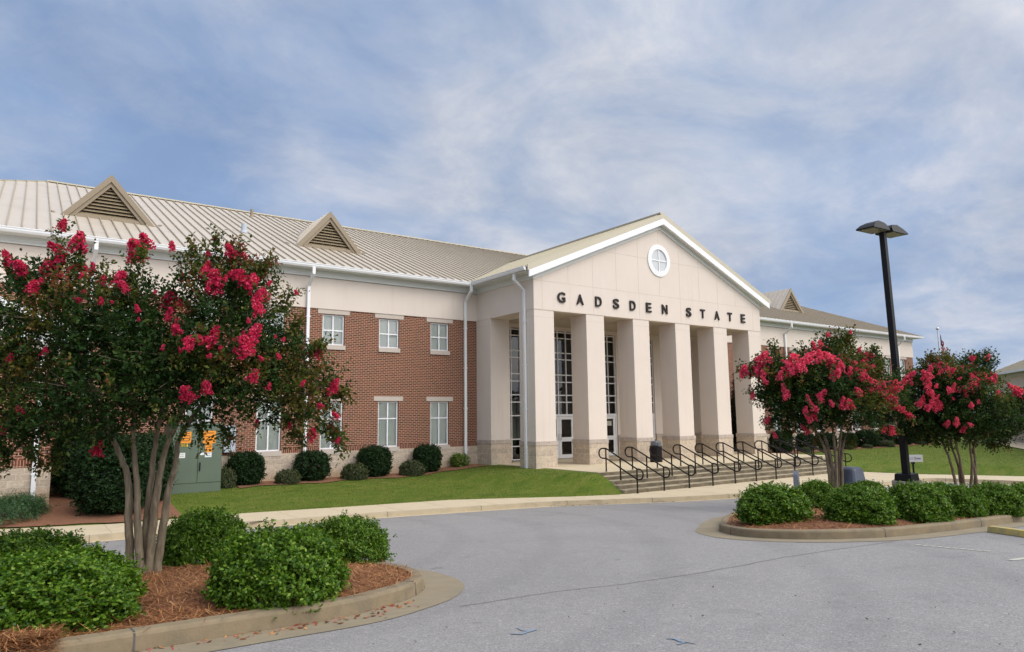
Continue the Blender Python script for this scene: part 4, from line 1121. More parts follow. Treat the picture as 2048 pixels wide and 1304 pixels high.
def lamp():
    zg = float(zroad(LX, LY)); ztop = z_over(1758, 462, LX, LY)
    R = thing('street_lamp', 'tall black twin head parking lot lamp on a round concrete pier', 'street lamp', (LX, LY, zg))
    R.rotation_euler = (0, math.radians(-1.7), 0)
    H = ztop - zg; zc2 = .0 - zg
    mb = MB(); mb.lathe([(.43, 0), (.43, zc2 - .02), (.41, zc2)], 32); mb.build('concrete_base', M['pad'], R)
    mb = MB(); q = .27
    mb.hexa([(-q, -q, zc2), (q, -q, zc2), (q, q, zc2), (-q, q, zc2)], [(-q + .02, -q + .02, zc2 + .22), (q - .02, -q + .02, zc2 + .22), (q - .02, q - .02, zc2 + .22), (-q + .02, q - .02, zc2 + .22)]); mb.build('base_cover', M['blackpole'], R, bevel=.02)
    mb = MB(); a, b = .095, .085
    mb.hexa([(-a, -a, zc2 + .22), (a, -a, zc2 + .22), (a, a, zc2 + .22), (-a, a, zc2 + .22)], [(-b, -b, H), (b, -b, H), (b, b, H), (-b, b, H)]); mb.build('pole', M['blackpole'], R, bevel=.008)
    for s in (-1, 1):
        mb = MB(); L, Wd = 1.02, .30
        x0, x1 = .10, .10 + L; zb_ = H - .12
        pr = [(x0, zb_), (x1, zb_), (x1, zb_ + .035), (x1 - .20, zb_ + .17), (x0 + .50, zb_ + .29), (x0 + .16, zb_ + .25), (x0, zb_ + .13)]
        fr = [(s * p[0], -Wd, p[1]) for p in pr]; bk = [(s * p[0], Wd, p[1]) for p in pr]
        # narrower on top: shoebox with sloping flanks
        fr = [(p[0], p[1] * (1 - .32 * max(0, (p[2] - zb_ - .03)) / .26), p[2]) for p in fr]; bk = [(p[0], p[1] * (1 - .32 * max(0, (p[2] - zb_ - .03)) / .26), p[2]) for p in bk]
        mb.hexa(*((fr, bk) if s > 0 else (fr[::-1], bk[::-1])))
        hd = mb.build('lamp_head', M['blackpole'], R)
        mb = MB(); mb.box(min(s * (x0 + .08), s * (x1 - .06)), max(s * (x0 + .08), s * (x1 - .06)), -Wd + .05, Wd - .05, zb_ - .012, zb_ - .002); mb.build('lens', plain('lamp lens', (.20, .20, .14), .3), hd)
        mb = MB(); mb.box(min(s * .05, s * .13), max(s * .05, s * .13), -.05, .05, H - .11, H + .01); mb.build('bracket', M['blackpole'], hd)
lamp()
def sign():
    p0 = at_depth(1829, 962, 25.2); z0 = float(zroad(p0[0], p0[1])) - .1
    pt = at_depth(1825, 917, 25.2)
    R = thing('small_sign', 'small white sign board reading Zone on a dark post behind the lamp', 'sign', (p0[0], p0[1], z0))
    rt = Vector((RT.x, RT.y, 0)).normalized(); nf = Vector((-FW.x, -FW.y, 0)).normalized()
    zt = pt[2] - z0
    mb = MB(); mb.tube([(0, 0, 0), (0, 0, zt)], .035, 8); mb.build('post', M['blackpole'], R)
    mb = MB(); mb.tube([(0, 0, zt - .2), (0, 0, zt - .08)], .07, 4); mb.build('bracket', M['blackpole'], R)
    hw, hh = .375, .125
    off = rt * (-.055)
    def Q(a, b, c): return off + rt * a + nf * c + Vector((0, 0, zt + b))
    mb = MB(); mb.hexa([Q(-hw, -hh, .09), Q(hw, -hh, .09), Q(hw, hh, .09), Q(-hw, hh, .09)], [Q(-hw, -hh, 0), Q(hw, -hh, 0), Q(hw, hh, 0), Q(-hw, hh, 0)]); bd = mb.build('board', plain('pale sign panel', (.52, .53, .54), .5), R)
    cu = bpy.data.curves.new('txt', 'FONT'); cu.body = 'Zone'; cu.size = .11; cu.extrude = .002; cu.offset = .002
    ob = bpy.data.objects.new('txt', cu); COL.objects.link(ob); me = bpy.data.meshes.new_from_object(ob.evaluated_get(bpy.context.evaluated_depsgraph_get())); bpy.data.objects.remove(ob)
    for v in me.vertices: v.co = Q(.06 + v.co.x, -.03 + v.co.y, .093 + v.co.z)
    me.materials.clear(); me.materials.append(plain('sign ink', (.10, .11, .14), .6)); lt = bpy.data.objects.new('lettering', me); COL.objects.link(lt); lt.parent = bd
    mb = MB()
    for k in range(4): mb.hexa([Q(-.16 + k * .05, -.03, .093), Q(-.13 + k * .05, -.03, .093), Q(-.13 + k * .05, .015 + .02 * (k % 2), .093), Q(-.16 + k * .05, .015 + .02 * (k % 2), .093)], [Q(-.16 + k * .05, -.03, .089), Q(-.13 + k * .05, -.03, .089), Q(-.13 + k * .05, .015, .089), Q(-.16 + k * .05, .015, .089)])
    mb.build('faded_text', plain('faded ink', (.36, .38, .42), .6), bd)
sign()
def cabinet():
    x0, x1, y0, y1, zb_, zt = -13.62, -11.9, 2.85, 4.1, -.42, 1.98
    R = thing('transformer_cabinet', 'tall olive green electrical cabinet with orange warning labels by the wall', 'electrical cabinet', ((x0 + x1) / 2, y0, zb_))
    gm = plain('olive green enamel', (.105, .145, .105), .45, var=.06, scale=2, stain=((.09, .12, .09), 1.5, .5, .7, .5))
    def L_(mbx, nm, mt, par=None, **k):
        o = mbx.build(nm, mt, **k); 
        if par is None: return local(o, R)
        o.parent = par; return o
    mb = MB(); mb.box(x0 - .15, x1 + .15, y0 - .12, y1 + .1, zb_ - .2, zb_ + .05); L_(mb, 'pad', M['pad'])
    mb = MB(); mb.box(x0, x1, y0 + .03, y1, zb_ + .05, zt); mb.box(x0 - .05, x1 + .05, y0 - .05, y1 + .05, zt, zt + .06); body = L_(mb, 'body', gm, bevel=.01)
    mb = MB(); mb.box(x0 + .01, x1 - .01, y0 + .005, y0 + .029, zb_ + .06, zb_ + .40); L_(mb, 'lower_panel', gm)
    xm_ = x0 + .92
    doors = []
    for a, b in ((x0 + .01, xm_ - .008), (xm_ + .008, x1 - .01)):
        mb = MB(); mb.box(a, b, y0, y0 + .029, zb_ + .42, zt - .03); doors.append(L_(mb, 'door', gm, bevel=.006))
    om = plain('orange label', (.85, .30, .02), .5); wm = plain('white label', (.75, .77, .78), .5); im = plain('label ink', (.04, .03, .02), .6); ym = plain('yellow label', (.75, .60, .05), .5)
    def lab(u0, v0, u1, v1, mt, dr, nm='label_plate', ink=0):
        A, C_ = at_y(u0, v0, y0 - .004), at_y(u1, v1, y0 - .004)
        a, b, lo, hi = min(A[0], C_[0]), max(A[0], C_[0]), min(A[2], C_[2]), max(A[2], C_[2])
        mb = MB(); mb.box(a, b, y0 - .006, y0 - .001, lo, hi); o = mb.build(nm, mt); local(o, R); o.parent = dr; o.matrix_parent_inverse = Matrix.Identity(4) 
        if ink:
            mb = MB()
            for k in range(ink):
                z = hi - (hi - lo) * (k + .7) / (ink + .5); wv = (b - a) * RNG.uniform(.55, .8)
                mb.box((a + b) / 2 - wv / 2, (a + b) / 2 + wv / 2, y0 - .0085, y0 - .0065, z, z + (hi - lo) * .055)
            mb.build('print', im, o)
    lab(361, 864, 382, 886, om, doors[0], ink=4); lab(407, 862, 431, 886, om, doors[1], ink=3)
    lab(411, 887, 424, 904, om, doors[1], ink=3)
    lab(358, 906, 370, 916, wm, doors[0], ink=2); lab(410, 905, 423, 914, wm, doors[1], ink=2); lab(400.5, 905.5, 408, 910, wm, doors[1])
    # yellow number plate 28031 style digits on small black plate
    A, C_ = at_y(361, 887, y0 - .004), at_y(376, 894, y0 - .004)
    mb = MB(); mb.box(A[0], C_[0], y0 - .005, y0 - .001, C_[2], A[2]); o = mb.build('number_plate', im); o.parent = doors[0]
    for k, ch in enumerate('28031'):
        wx = (C_[0] - A[0]) / 5
        letter(ch, A[0] + wx * (k + .15), A[0] + wx * (k + .85), C_[2] + .01, A[2] - .01, y0 - .005, .003, ym, o, 'digit', .0)
    mb = MB(); mb.tube([(xm_ + .07, y0, .42), (xm_ + .07, y0 - .05, .42), (xm_ + .07, y0 - .05, .68), (xm_ + .07, y0, .68)], .018, 8); o = mb.build('handle', M['railpaint']); o.parent = doors[1]
cabinet()
mb = MB(); a, b = at_y(446, 905, YW - .12), at_y(456, 868, YW - .12)
mb.box(a[0], a[0] + .42, YW - .22, YW - .002, a[2], a[2] + 1.0); o = mb.build('meter_box', M['meter'], bevel=.01)
tag(o, 'grey metal meter box fixed to brick wall beside green cabinet', 'meter box')
mb = MB(); a, b = np.array([-3.55, -18.12]), np.array([-4.65, -19.55]); dd = (b - a) / np.linalg.norm(b - a); ns = np.array([-dd[1], dd[0]]) * .085
bot = [(p[0], p[1], float(zroad(*p)) + .002) for p in (a - ns, b - ns, b + ns, a + ns)]; top = [(p[0], p[1], float(zroad(*p)) + .11) for p in (a - ns * .7, b - ns * .7, b + ns * .7, a + ns * .7)]
o = mb.hexa(bot, top).build('wheel_stop', M['yellow'], bevel=.012); tag(o, 'worn yellow concrete wheel stop beside the right island', 'wheel stop')

# ------------------------------------------------------------------ flagpole and flag
fp = at_depth(1875, 660, 60.); fz = -.4
R = thing('flagpole', 'slim white flagpole with ball top beyond the right tree', 'flagpole', (fp[0], fp[1], fz))
mb = MB(); mb.tube([(0, 0, 0), (0, 0, fp[2] - fz)], [.085, .05], 10); mb.build('pole', plain('white pole', (.62, .64, .68), .35, .3), R)
mb = MB(); n = 10; mb.lathe([(.13 * math.sin(PI * k / n) + .001, fp[2] - fz + .12 - .13 * math.cos(PI * k / n)) for k in range(n + 1)], 14); mb.build('ball', plain('pole ball', (.6, .6, .62), .2, .7), R, smooth=True)
def flag():
    m_, T, b = mat('flag cloth')
    uvn = T.n('ShaderNodeUVMap'); sp = T.n('ShaderNodeSeparateXYZ'); T.l(uvn.outputs[0], sp.inputs[0])
    st = T.math('GREATER_THAN', T.math('SINE', T.math('MULTIPLY', sp.outputs[1], PI * 13)), 0.0)
    c = T.mix(st, (.86, .84, .85), (.60, .05, .09))
    can = T.math('MULTIPLY', T.math('LESS_THAN', sp.outputs[0], .40), T.math('GREATER_THAN', sp.outputs[1], .46))
    vo = T.n('ShaderNodeTexVoronoi', inp={'Scale': 16.}); T.l(uvn.outputs[0], vo.inputs['Vector'])
    star = T.math('LESS_THAN', vo.outputs['Distance'], .22)
    c = T.mix(can, c, T.mix(star, (.025, .035, .11), (.6, .6, .62))); T.l(c, b.inputs['Base Color']); b.inputs['Roughness'].default_value = .8
    nu, nv = 40, 26; me = bpy.data.meshes.new('flag'); V = []; UVs = []
    top = fp[2] - .35
    for i in range(nu + 1):
        for j in range(nv + 1):
            u, v = i / nu, j / nv                                # u: hoist to fly, v: bottom to top
            # limp flag: cloth falls from the top corner in folds, the fly end hangs lowest
            drop = 1.75 * (1 - v) + 1.75 * u * (.75 + .25 * (1 - v))
            r_ = .20 + .95 * u * (1 - .4 * u) * (.55 + .45 * (1 - v))
            ph = u * 13 + v * 2.0
            V.append((r_ * .62 + .07 * math.sin(ph) * (.3 + u), -r_ * .5 + .10 * math.cos(ph) * (.3 + u), -drop)); UVs.append((u, v))
    F = [(i * (nv + 1) + j, (i + 1) * (nv + 1) + j, (i + 1) * (nv + 1) + j + 1, i * (nv + 1) + j + 1) for i in range(nu) for j in range(nv)]
    me.from_pydata(V, [], F); ul = me.uv_layers.new(name='UVMap')
    for lp in me.loops: ul.data[lp.index].uv = UVs[lp.vertex_index]
    me.materials.append(m_)
    for p in me.polygons: p.use_smooth = True
    o = bpy.data.objects.new('flag', me); COL.objects.link(o); o.location = (fp[0], fp[1], top)
    tag(o, 'limp American flag hanging in folds from the flagpole', 'flag')
flag()
# ------------------------------------------------------------------ neighbouring building at the far right
def neighbour():
    dr = np.array([.81, .586]); nm = np.array([-.586, .81])
    c = at_depth(1988, 760, 62.)[:2]
    zg, ze = -.5, 5.35
    R = thing('neighbour_building', 'low cream building with hipped tan roof at the right edge', 'building', (c[0], c[1], zg))
    def pt(a, b, z): q = dr * a - nm * b; return (q[0], q[1], z - zg)
    def bx(mb, a0, a1, b0, b1, z0, z1): return mb.hexa([pt(a0, b0, z0), pt(a0, b1, z0), pt(a1, b1, z0), pt(a1, b0, z0)][::-1], [pt(a0, b0, z1), pt(a0, b1, z1), pt(a1, b1, z1), pt(a1, b0, z1)][::-1])
    L, D_ = -34., 20.
    mb = MB(); bx(mb, L, 0, 0, D_, .9, ze - .35); mb.build('wall', M['stucco'], R)
    mb = MB(); bx(mb, L - .03, .03, -.03, D_, zg, .9); mb.build('stone_base', M['stonecol'], R)
    mb = MB(); bx(mb, L - .05, .05, -.05, D_, ze - .35, ze - .1); mb.build('frieze', M['frieze'], R)
    mb = MB(); bx(mb, L - .7, .7, -.7, -.5, ze - .12, ze + .06); bx(mb, .5, .7, -.5, D_, ze - .12, ze + .06); mb.build('gutter', M['white'], R)
    zr_ = ze + 5.0
    A_, B_, C_, D2 = pt(.62, -.62, ze), pt(L - .6, -.62, ze), pt(L - .6, D_, ze), pt(.62, D_, ze)
    Ra, Rb = pt(-D_ / 2, D_ / 2, zr_), pt(L + D_ / 2, D_ / 2, zr_)
    mb = MB(); mb.poly([B_, A_, Ra, Rb]); mb.poly([A_, D2, Ra]); mb.poly([D2, C_, Rb, Ra]); mb.poly([C_, B_, Rb]); rf = mb.build('roof', M['roofpav'], R)
    mb = MB()
    for a in np.arange(L, .5, .42):
        top = min(1.0, (.62 - a) / (D_ / 2 + .62)); 
        if top < .03: continue
        s_ = Vector(pt(a, -.62, ze)); e = Vector(pt(a, -.62 + (D_ / 2 + .62) * top, ze + 5.0 * top))
        mb.beam(s_ + Vector((0, 0, .03)), e + Vector((0, 0, .03)), .03, .05)
    mb.build('standing_seams', M['roofpav'], rf)
neighbour()

# ------------------------------------------------------------------ plants
def unit(v): return v / (np.linalg.norm(v, axis=-1, keepdims=True) + 1e-9)
def leaf_quads(base, d, length, width, fold=.25, up=None):
    """pointed folded leaves: 4 corners base / side / tip / side"""
    k = len(base)
    nrm = RNG.normal(0, 1, (k, 3)) if up is None else up + RNG.normal(0, .55, (k, 3))
    side = unit(np.cross(d, nrm)); nr = unit(np.cross(side, d))
    L = length[:, None]; Wd = width[:, None]
    mid = base + d * L * .5
    return np.stack([base, mid + side * Wd + nr * Wd * fold, base + d * L + nr * L * -.08, mid - side * Wd + nr * Wd * fold], 1).reshape(-1, 3)
def sprigs(cen, axis, n_leaf, slen, ll, lw, jit=.02):
    """leaves set along short twigs at cen pointing along axis"""
    k = len(cen); t = np.tile(np.linspace(.0, 1, n_leaf), k); C_ = np.repeat(cen, n_leaf, 0); A_ = np.repeat(axis, n_leaf, 0)
    S_ = np.repeat(slen, n_leaf)
    perp = unit(np.cross(A_, RNG.normal(0, 1, A_.shape)))
    base = C_ + A_ * (t * S_)[:, None] + RNG.normal(0, jit, C_.shape)
    d = unit(A_ * RNG.uniform(.2, .9, (len(t), 1)) + perp * RNG.uniform(.5, 1.1, (len(t), 1)))
    sc = RNG.uniform(.65, 1.2, len(t))
    return base, d, ll * sc, lw * sc
def shrub_mesh(name, mt, nsprig, sx, sy, sz, nl, slen, ll, lw, lump=.12, shape='dome', seed=1, core=None):
    """dome shaped shrub around the origin, base at z=0; lumpy outline"""
    global RNG
    sv = RNG; RNG = np.random.default_rng(seed)
    ph = RNG.uniform(0, 2 * PI, 8)
    def rad(dv):
        az = np.arctan2(dv[:, 1], dv[:, 0]); el = dv[:, 2]
        return 1 + lump * (np.sin(3 * az + ph[0]) * .5 + np.sin(5 * az + ph[1] + 3 * el) * .4 + np.sin(9 * az + 7 * el + ph[2]) * .35 + np.sin(13 * el + 4 * az + ph[3]) * .3)
    dv = unit(RNG.normal(0, 1, (nsprig * 2, 3)))
    if shape == 'dome': dv = dv[dv[:, 2] > -.5][:nsprig]
    else: dv = dv[:nsprig]
    fr = RNG.uniform(.62, 1.0, len(dv)) ** .6
    fr = np.where(RNG.uniform(0, 1, len(dv)) < .035, RNG.uniform(1.03, 1.16, len(dv)), fr)
    r = rad(dv) * fr
    if shape == 'dome':
        dvs = dv.copy(); dvs[:, 2] = np.sign(dv[:, 2]) * np.abs(dv[:, 2]) ** .95; hr = np.linalg.norm(dv[:, :2], axis=1); dvs[:, :2] *= (np.maximum(hr, .02) ** -.07)[:, None]
        c = dvs * r[:, None] * [sx * 1.04, sy * 1.04, sz * .72] + [0, 0, sz * .28]
    elif shape == 'ball':
        dvb = np.sign(dv) * np.abs(dv) ** .75; c = dvb * r[:, None] * [sx, sy, sz / 2] + [0, 0, sz / 2]
    else:                                                          # cone
        h = RNG.uniform(0, 1, len(dv)); az = RNG.uniform(0, 2 * PI, len(dv)); rr = (1 - h) ** .45 * (.75 + .25 * np.sin(5 * az + 9 * h)) * np.sqrt(RNG.uniform(.35, 1, len(dv)))
        c = np.stack([np.cos(az) * rr * sx, np.sin(az) * rr * sy, h * sz], 1); dv = np.stack([np.cos(az), np.sin(az), np.full(len(az), .8)], 1)
    ax = unit(dv * [1, 1, .8] + [0, 0, .45] + RNG.normal(0, .35, dv.shape))
    b, d, L, w_ = sprigs(c, ax, nl, np.full(len(c), slen) * RNG.uniform(.6, 1.3, len(c)), ll, lw, slen * .12)
    V = leaf_quads(b, d, L, w_, .3, np.repeat(dv * .8 + [0, 0, .5], nl, 0))
    V[:, 2] = np.maximum(V[:, 2], .005)
    o = big_mesh(name, V, 4, mt)
    RNG = sv
    return o
def branch_frame(name, sx, sz, parent, n=14, seed=0):
    rg = random.Random(seed); mb = MB()
    for k in range(n):
        a = 2 * PI * k / n + rg.uniform(-.2, .2); e = rg.uniform(.35, .8)
        mb.tube([(.03 * math.cos(a), .03 * math.sin(a), 0), (sx * .4 * math.cos(a) * e, sx * .4 * math.sin(a) * e, sz * .35), (sx * .75 * math.cos(a) * e, sx * .75 * math.sin(a) * e, sz * .72)], [.012, .009, .004], 5)
    return mb.build(name, M['twig'], parent)
def make_shrub(kind, label, cat='shrub', group=None):
    """returns the thing of a unit size shrub kind"""
    o = thing(kind['name'], label, cat, (0, 0, 0), group)
    f = shrub_mesh('foliage', kind['mat'], *kind['args'], **kind['kw']); f.parent = o
    branch_frame('stems', kind['args'][1], kind['args'][3], o, seed=kind['kw'].get('seed', 1))
    return o
PROTO = {}
def put(kind, key, x, y, z, s, label, group, rot=0, sz=1.0):
    if key not in PROTO:
        o = make_shrub(kind, label, 'shrub', group); PROTO[key] = o
    else: o = copy_tree(PROTO[key])
    o['label'] = label
    if group: o['group'] = group
    elif 'group' in o: del o['group']
    o.location = (x, y, z); o.scale = (s, s, s * sz); o.rotation_euler = (0, 0, rot)
    return o
K_near = dict(name='shrub', mat=M['shrub'], args=(3600, .62, .62, .72, 9, .075, .048, .0135), kw=dict(lump=.10, seed=3))
K_near2 = dict(name='shrub', mat=M['shrub'], args=(3600, .62, .62, .72, 9, .075, .048, .013), kw=dict(lump=.13, seed=11))
K_ball = dict(name='clipped_shrub', mat=M['holly'], args=(2400, .53, .53, 1.1, 7, .085, .06, .021), kw=dict(lump=.06, shape='ball', seed=5))
K_low = dict(name='low_shrub', mat=M['olive'], args=(1100, .42, .42, .42, 7, .07, .05, .017), kw=dict(lump=.06, seed=6))
K_lime = dict(name='light_green_shrub', mat=M['lime'], args=(420, .30, .30, .62, 7, .11, .07, .022), kw=dict(lump=.2, shape='ball', seed=8))
K_big = dict(name='large_shrub', mat=M['holly'], args=(3800, .9, .9, 2.5, 8, .15, .08, .028), kw=dict(lump=.12, shape='ball', seed=9))
K_jun = dict(name='juniper', mat=M['juniper'], args=(800, .9, .7, .42, 12, .22, .07, .008), kw=dict(lump=.25, seed=12))
K_cyp = dict(name='cypress', mat=M['cypress'], args=(3400, 1.0, 1.0, 5.3, 8, .20, .10, .03), kw=dict(shape='cone', seed=14))
def put_px(kind, key, island_, u, v, wpx, hpx, label, group, rot=0, dh=.18):
    I_, c_ = (LI, LC) if island_ == 'L' else (RI, RC_)
    p = on_road(u, v, dh); fw = np.array(FW)
    dep = float((p - [CX, CY, CZ]) @ fw)
    wd = wpx / FPX * dep; ht = hpx / FPX * dep
    # the lowest leaves seen are at the front edge: the stem stands half a width behind it
    hv = np.array([p[0] - CX, p[1] - CY]); hv /= np.linalg.norm(hv); back = wd * .36
    x, y = p[0] + hv[0] * back, p[1] + hv[1] * back
    s = wd / (1.44 if key != 'mid' else 1.56) * (1 + back / dep)
    z = float(zmulch(I_, c_, x, y)[0]) - .01
    # height as seen: top pixel v-hpx over the stem
    zt = z_over(u, v - hpx + 2, x, y)
    szz = max(.6, min(1.5, (zt - z) / (.78 * s)))
    return put(kind, key, x, y, z, s, label, group, rot, szz)
GN = 'rounded green shrubs in the near left island'
put_px(K_near, 'n1', 'L', 105, 1258, 325, 156, 'large glossy green shrub at the bottom left corner of the photo', GN, .4)
put_px(K_near2, 'n2', 'L', 45, 1172, 215, 110, 'green shrub at left edge half hidden behind the corner shrub', GN, 1.9)
put_px(K_near2, 'n2', 'L', 408, 1138, 178, 118, 'darker green shrub just right of the near tree trunk', GN, 3.1)
put_px(K_near, 'n1', 'L', 556, 1206, 268, 152, 'front green shrub nearest the kerb in the left island', GN, 2.2)
put_px(K_near2, 'n2', 'L', 692, 1124, 170, 92, 'green shrub at the right tip of the left island', GN, 5.0)
GR = 'rounded green shrubs in the right island'
K_mid = dict(name='shrub', mat=M['shrub'], args=(3000, .60, .60, .74, 8, .085, .058, .017), kw=dict(lump=.11, seed=21))
for i, (u, v, a, b, lb) in enumerate([
    (1548, 1048, 158, 78, 'broad shrub at the rounded left nose of the right island'),
    (1636, 1022, 92, 60, 'dark shrub left of the middle tree trunk behind the nose shrub'),
    (1723, 1048, 148, 74, 'front shrub right below the grey domed litter bin'),
    (1738, 1008, 84, 46, 'shrub between the grey domed bin and the lamp base'),
    (1836, 1042, 132, 74, 'big shrub directly below the concrete lamp base'),
    (1918, 1032, 104, 60, 'shrub before the stems of the right tree'),
    (1988, 1027, 112, 60, 'shrub right of the right tree near the yellow wheel stop'),
    (2052, 1020, 96, 52, 'shrub cut off by the right edge of the photo'),
    (1880, 1004, 70, 40, 'half hidden shrub behind the row between lamp and right tree')]):
    put_px(K_mid, 'mid', 'R', u, v, a, b, lb, GR, i * 1.7)
GW = 'round dark shrubs along the left wing wall'
def wallpx(kind, key, u, v, wpx, hpx, y, label, group, unit_w, unit_h, rot=0, zoff=0):
    p = at_y(u, v, y); dep = float((p - [CX, CY, CZ]) @ np.array(FW)); z = float(zlawn(p[0], y)) + zoff
    top = at_y(u, v - hpx, y); s = wpx / FPX * dep / unit_w; h = (top[2] - z) / unit_h
    return put(kind, key, p[0], y, z, s, label, group, rot, h / s)
for i, (u, v, a, b, lb) in enumerate([(491, 965, 66, 58, 'round dark shrub beside the green cabinet'), (623, 960, 64, 55, 'round dark shrub below the downspout near the left tree'), (749, 950, 61, 55, 'round dark shrub below the third window from the portico'), (854, 942, 52, 50, 'round dark shrub below the window nearest the portico')]):
    wallpx(K_ball, 'ball', u, v, a, b, 3.95, lb + ' on the left wing', GW, 1.12, 1.1, i)
for i, (u, v, a, b, lb) in enumerate([(575, 966, 44, 24, 'low olive shrub between the two left round wall shrubs'), (709, 956, 48, 26, 'low olive shrub just left of the third round wall shrub'), (823, 949, 46, 25, 'low olive shrub just left of the last round wall shrub'), (452, 972, 34, 32, 'small olive shrub tucked against the green cabinet')]):
    wallpx(K_low, 'low', u, v, a, b, 3.5, lb, 'low olive shrubs along the left wing', .88, .42, i)
wallpx(K_lime, 'lime', 919, 941, 30, 32, 4.1, 'small light green shrub at the foot of the portico downspout', None, .66, .66)
GX = 'round dark shrubs along the right wing wall'
for i, (u, v, a, b, lb) in enumerate([(1564, 904, 42, 40, 'round dark shrub just right of the last column'), (1612, 901, 36, 34, 'second round dark shrub right of the last column'), (1655, 899, 34, 32, 'round dark wall shrub behind the middle tree trunk'), (1696, 897, 30, 30, 'round dark wall shrub just right of the middle tree trunk'), (1735, 895, 42, 34, 'widest round dark wall shrub left of the lamp pole'), (1768, 892, 33, 31, 'round dark wall shrub next left of the lamp pole'), (1806, 890, 34, 32, 'round dark wall shrub crossed by the lamp pole'), (1846, 888, 46, 40, 'large dark shrub at far end of the right wing wall')]):
    wallpx(K_ball, 'ball', u, v, a, b, 3.5, lb, GX, 1.12, 1.1, i * 2.0)
for i, (u, v, a, b, lb) in enumerate([(1612, 904, 18, 9, 'low shrub at the foot of the second round right wall shrub'), (1697, 900, 18, 9, 'low shrub just right of the middle tree trunk'), (1735, 898, 18, 9, 'low shrub below the widest round right wall shrub'), (1773, 894, 28, 12, 'broad low shrub left of the lamp pole'), (1842, 890, 18, 7, 'low shrub right of the lamp pole')]):
    wallpx(K_low, 'low', u, v, a, b, 2.7, lb, 'low shrubs along the right wing', .88, .42, i)
bp_ = at_z(212, 1030, -.55)
o = put(K_big, 'big', -15.45, .75, float(zlawn(-15.45, .75)), 1.0, 'large dark glossy shrub behind the near tree trunk', 'large dark shrubs by the left entrance', .3, .86)
o = put(K_big, 'big', -15.9, 3.6, float(zlawn(-15.9, 3.6)), .95, 'very dark tall shrub in the corner beside the brick entrance block', 'large dark shrubs by the left entrance', 2.1, .98)
o = put(K_big, 'big', -14.45, 1.9, float(zlawn(-14.45, 1.9)), .8, 'dark shrub left of the green cabinet behind the trunks', 'large dark shrubs by the left entrance', 4.0, 1.05)
put(K_jun, 'jun', -18.3, .95, float(zlawn(-18.3, .95)), 1.0, 'spreading bluish green juniper at left before the brick block', 'spreading junipers', .2, 1.25)
put(K_jun, 'jun', -17.75, 1.75, float(zlawn(-17.75, 1.75)), .85, 'juniper behind another one at the foot of the white downspout', 'spreading junipers', 1.6, 1.2)
p = at_y(1478, 740, 3.4)
put(K_cyp, 'cyp', p[0] + .05, 3.3, -.2, 1.0, 'tall narrow dark cypress seen between the last two columns', 'dark cypresses', 0, .98)
put(K_cyp, 'cyp', p[0] + 1.2, 3.7, -.2, .9, 'dark cypress behind another, right of the last gap between columns', 'dark cypresses', 2, .9)

# --- crape myrtles
def panicle_mesh(name, mt, seed):
    rg = np.random.default_rng(seed); V = []
    # florets set up a loose cone, ragged, with gaps; each floret a whorl of crinkled petals
    nf = 150; bend = rg.normal(0, .22, 2)
    t = rg.uniform(0, 1, nf) ** .8
    R_ = (.60 * (1 - t) ** .65 + .14) * np.sqrt(rg.uniform(.25, 1.15, nf)); a = rg.uniform(0, 2 * PI, nf)
    R_ *= 1 + .38 * np.sin(3 * a + rg.uniform(0, 6) + 5 * t)
    c = np.stack([R_ * np.cos(a) + bend[0] * t * t, R_ * np.sin(a) + bend[1] * t * t, -1.05 + 2.1 * t], 1)
    for k in range(7):
        dv = unit(c * [1, 1, .4] + rg.normal(0, .55, (nf, 3))); t1 = unit(np.cross(dv, rg.normal(0, 1, (nf, 3)))); t2 = np.cross(dv, t1)
        s = rg.uniform(.07, .155, nf)[:, None]; p = c + t1 * s * .7 + rg.normal(0, .035, (nf, 3)); ruf = dv * rg.normal(0, .07, (nf, 1))
        V.append(np.stack([p - t1 * s * .7, p + t2 * s * .8 + ruf, p + t1 * s, p - t2 * s * .8 - ruf * .7], 1))
    o = big_mesh(name, np.concatenate(V).reshape(-1, 3), 4, mt); me = o.data; bpy.data.objects.remove(o); return me
PAN = [panicle_mesh('flower_cluster', M['petal'], s) for s in (1, 2, 3, 4)]
PANP = [panicle_mesh('flower_cluster', M['petalpink'], s) for s in (5, 6, 7, 8)]
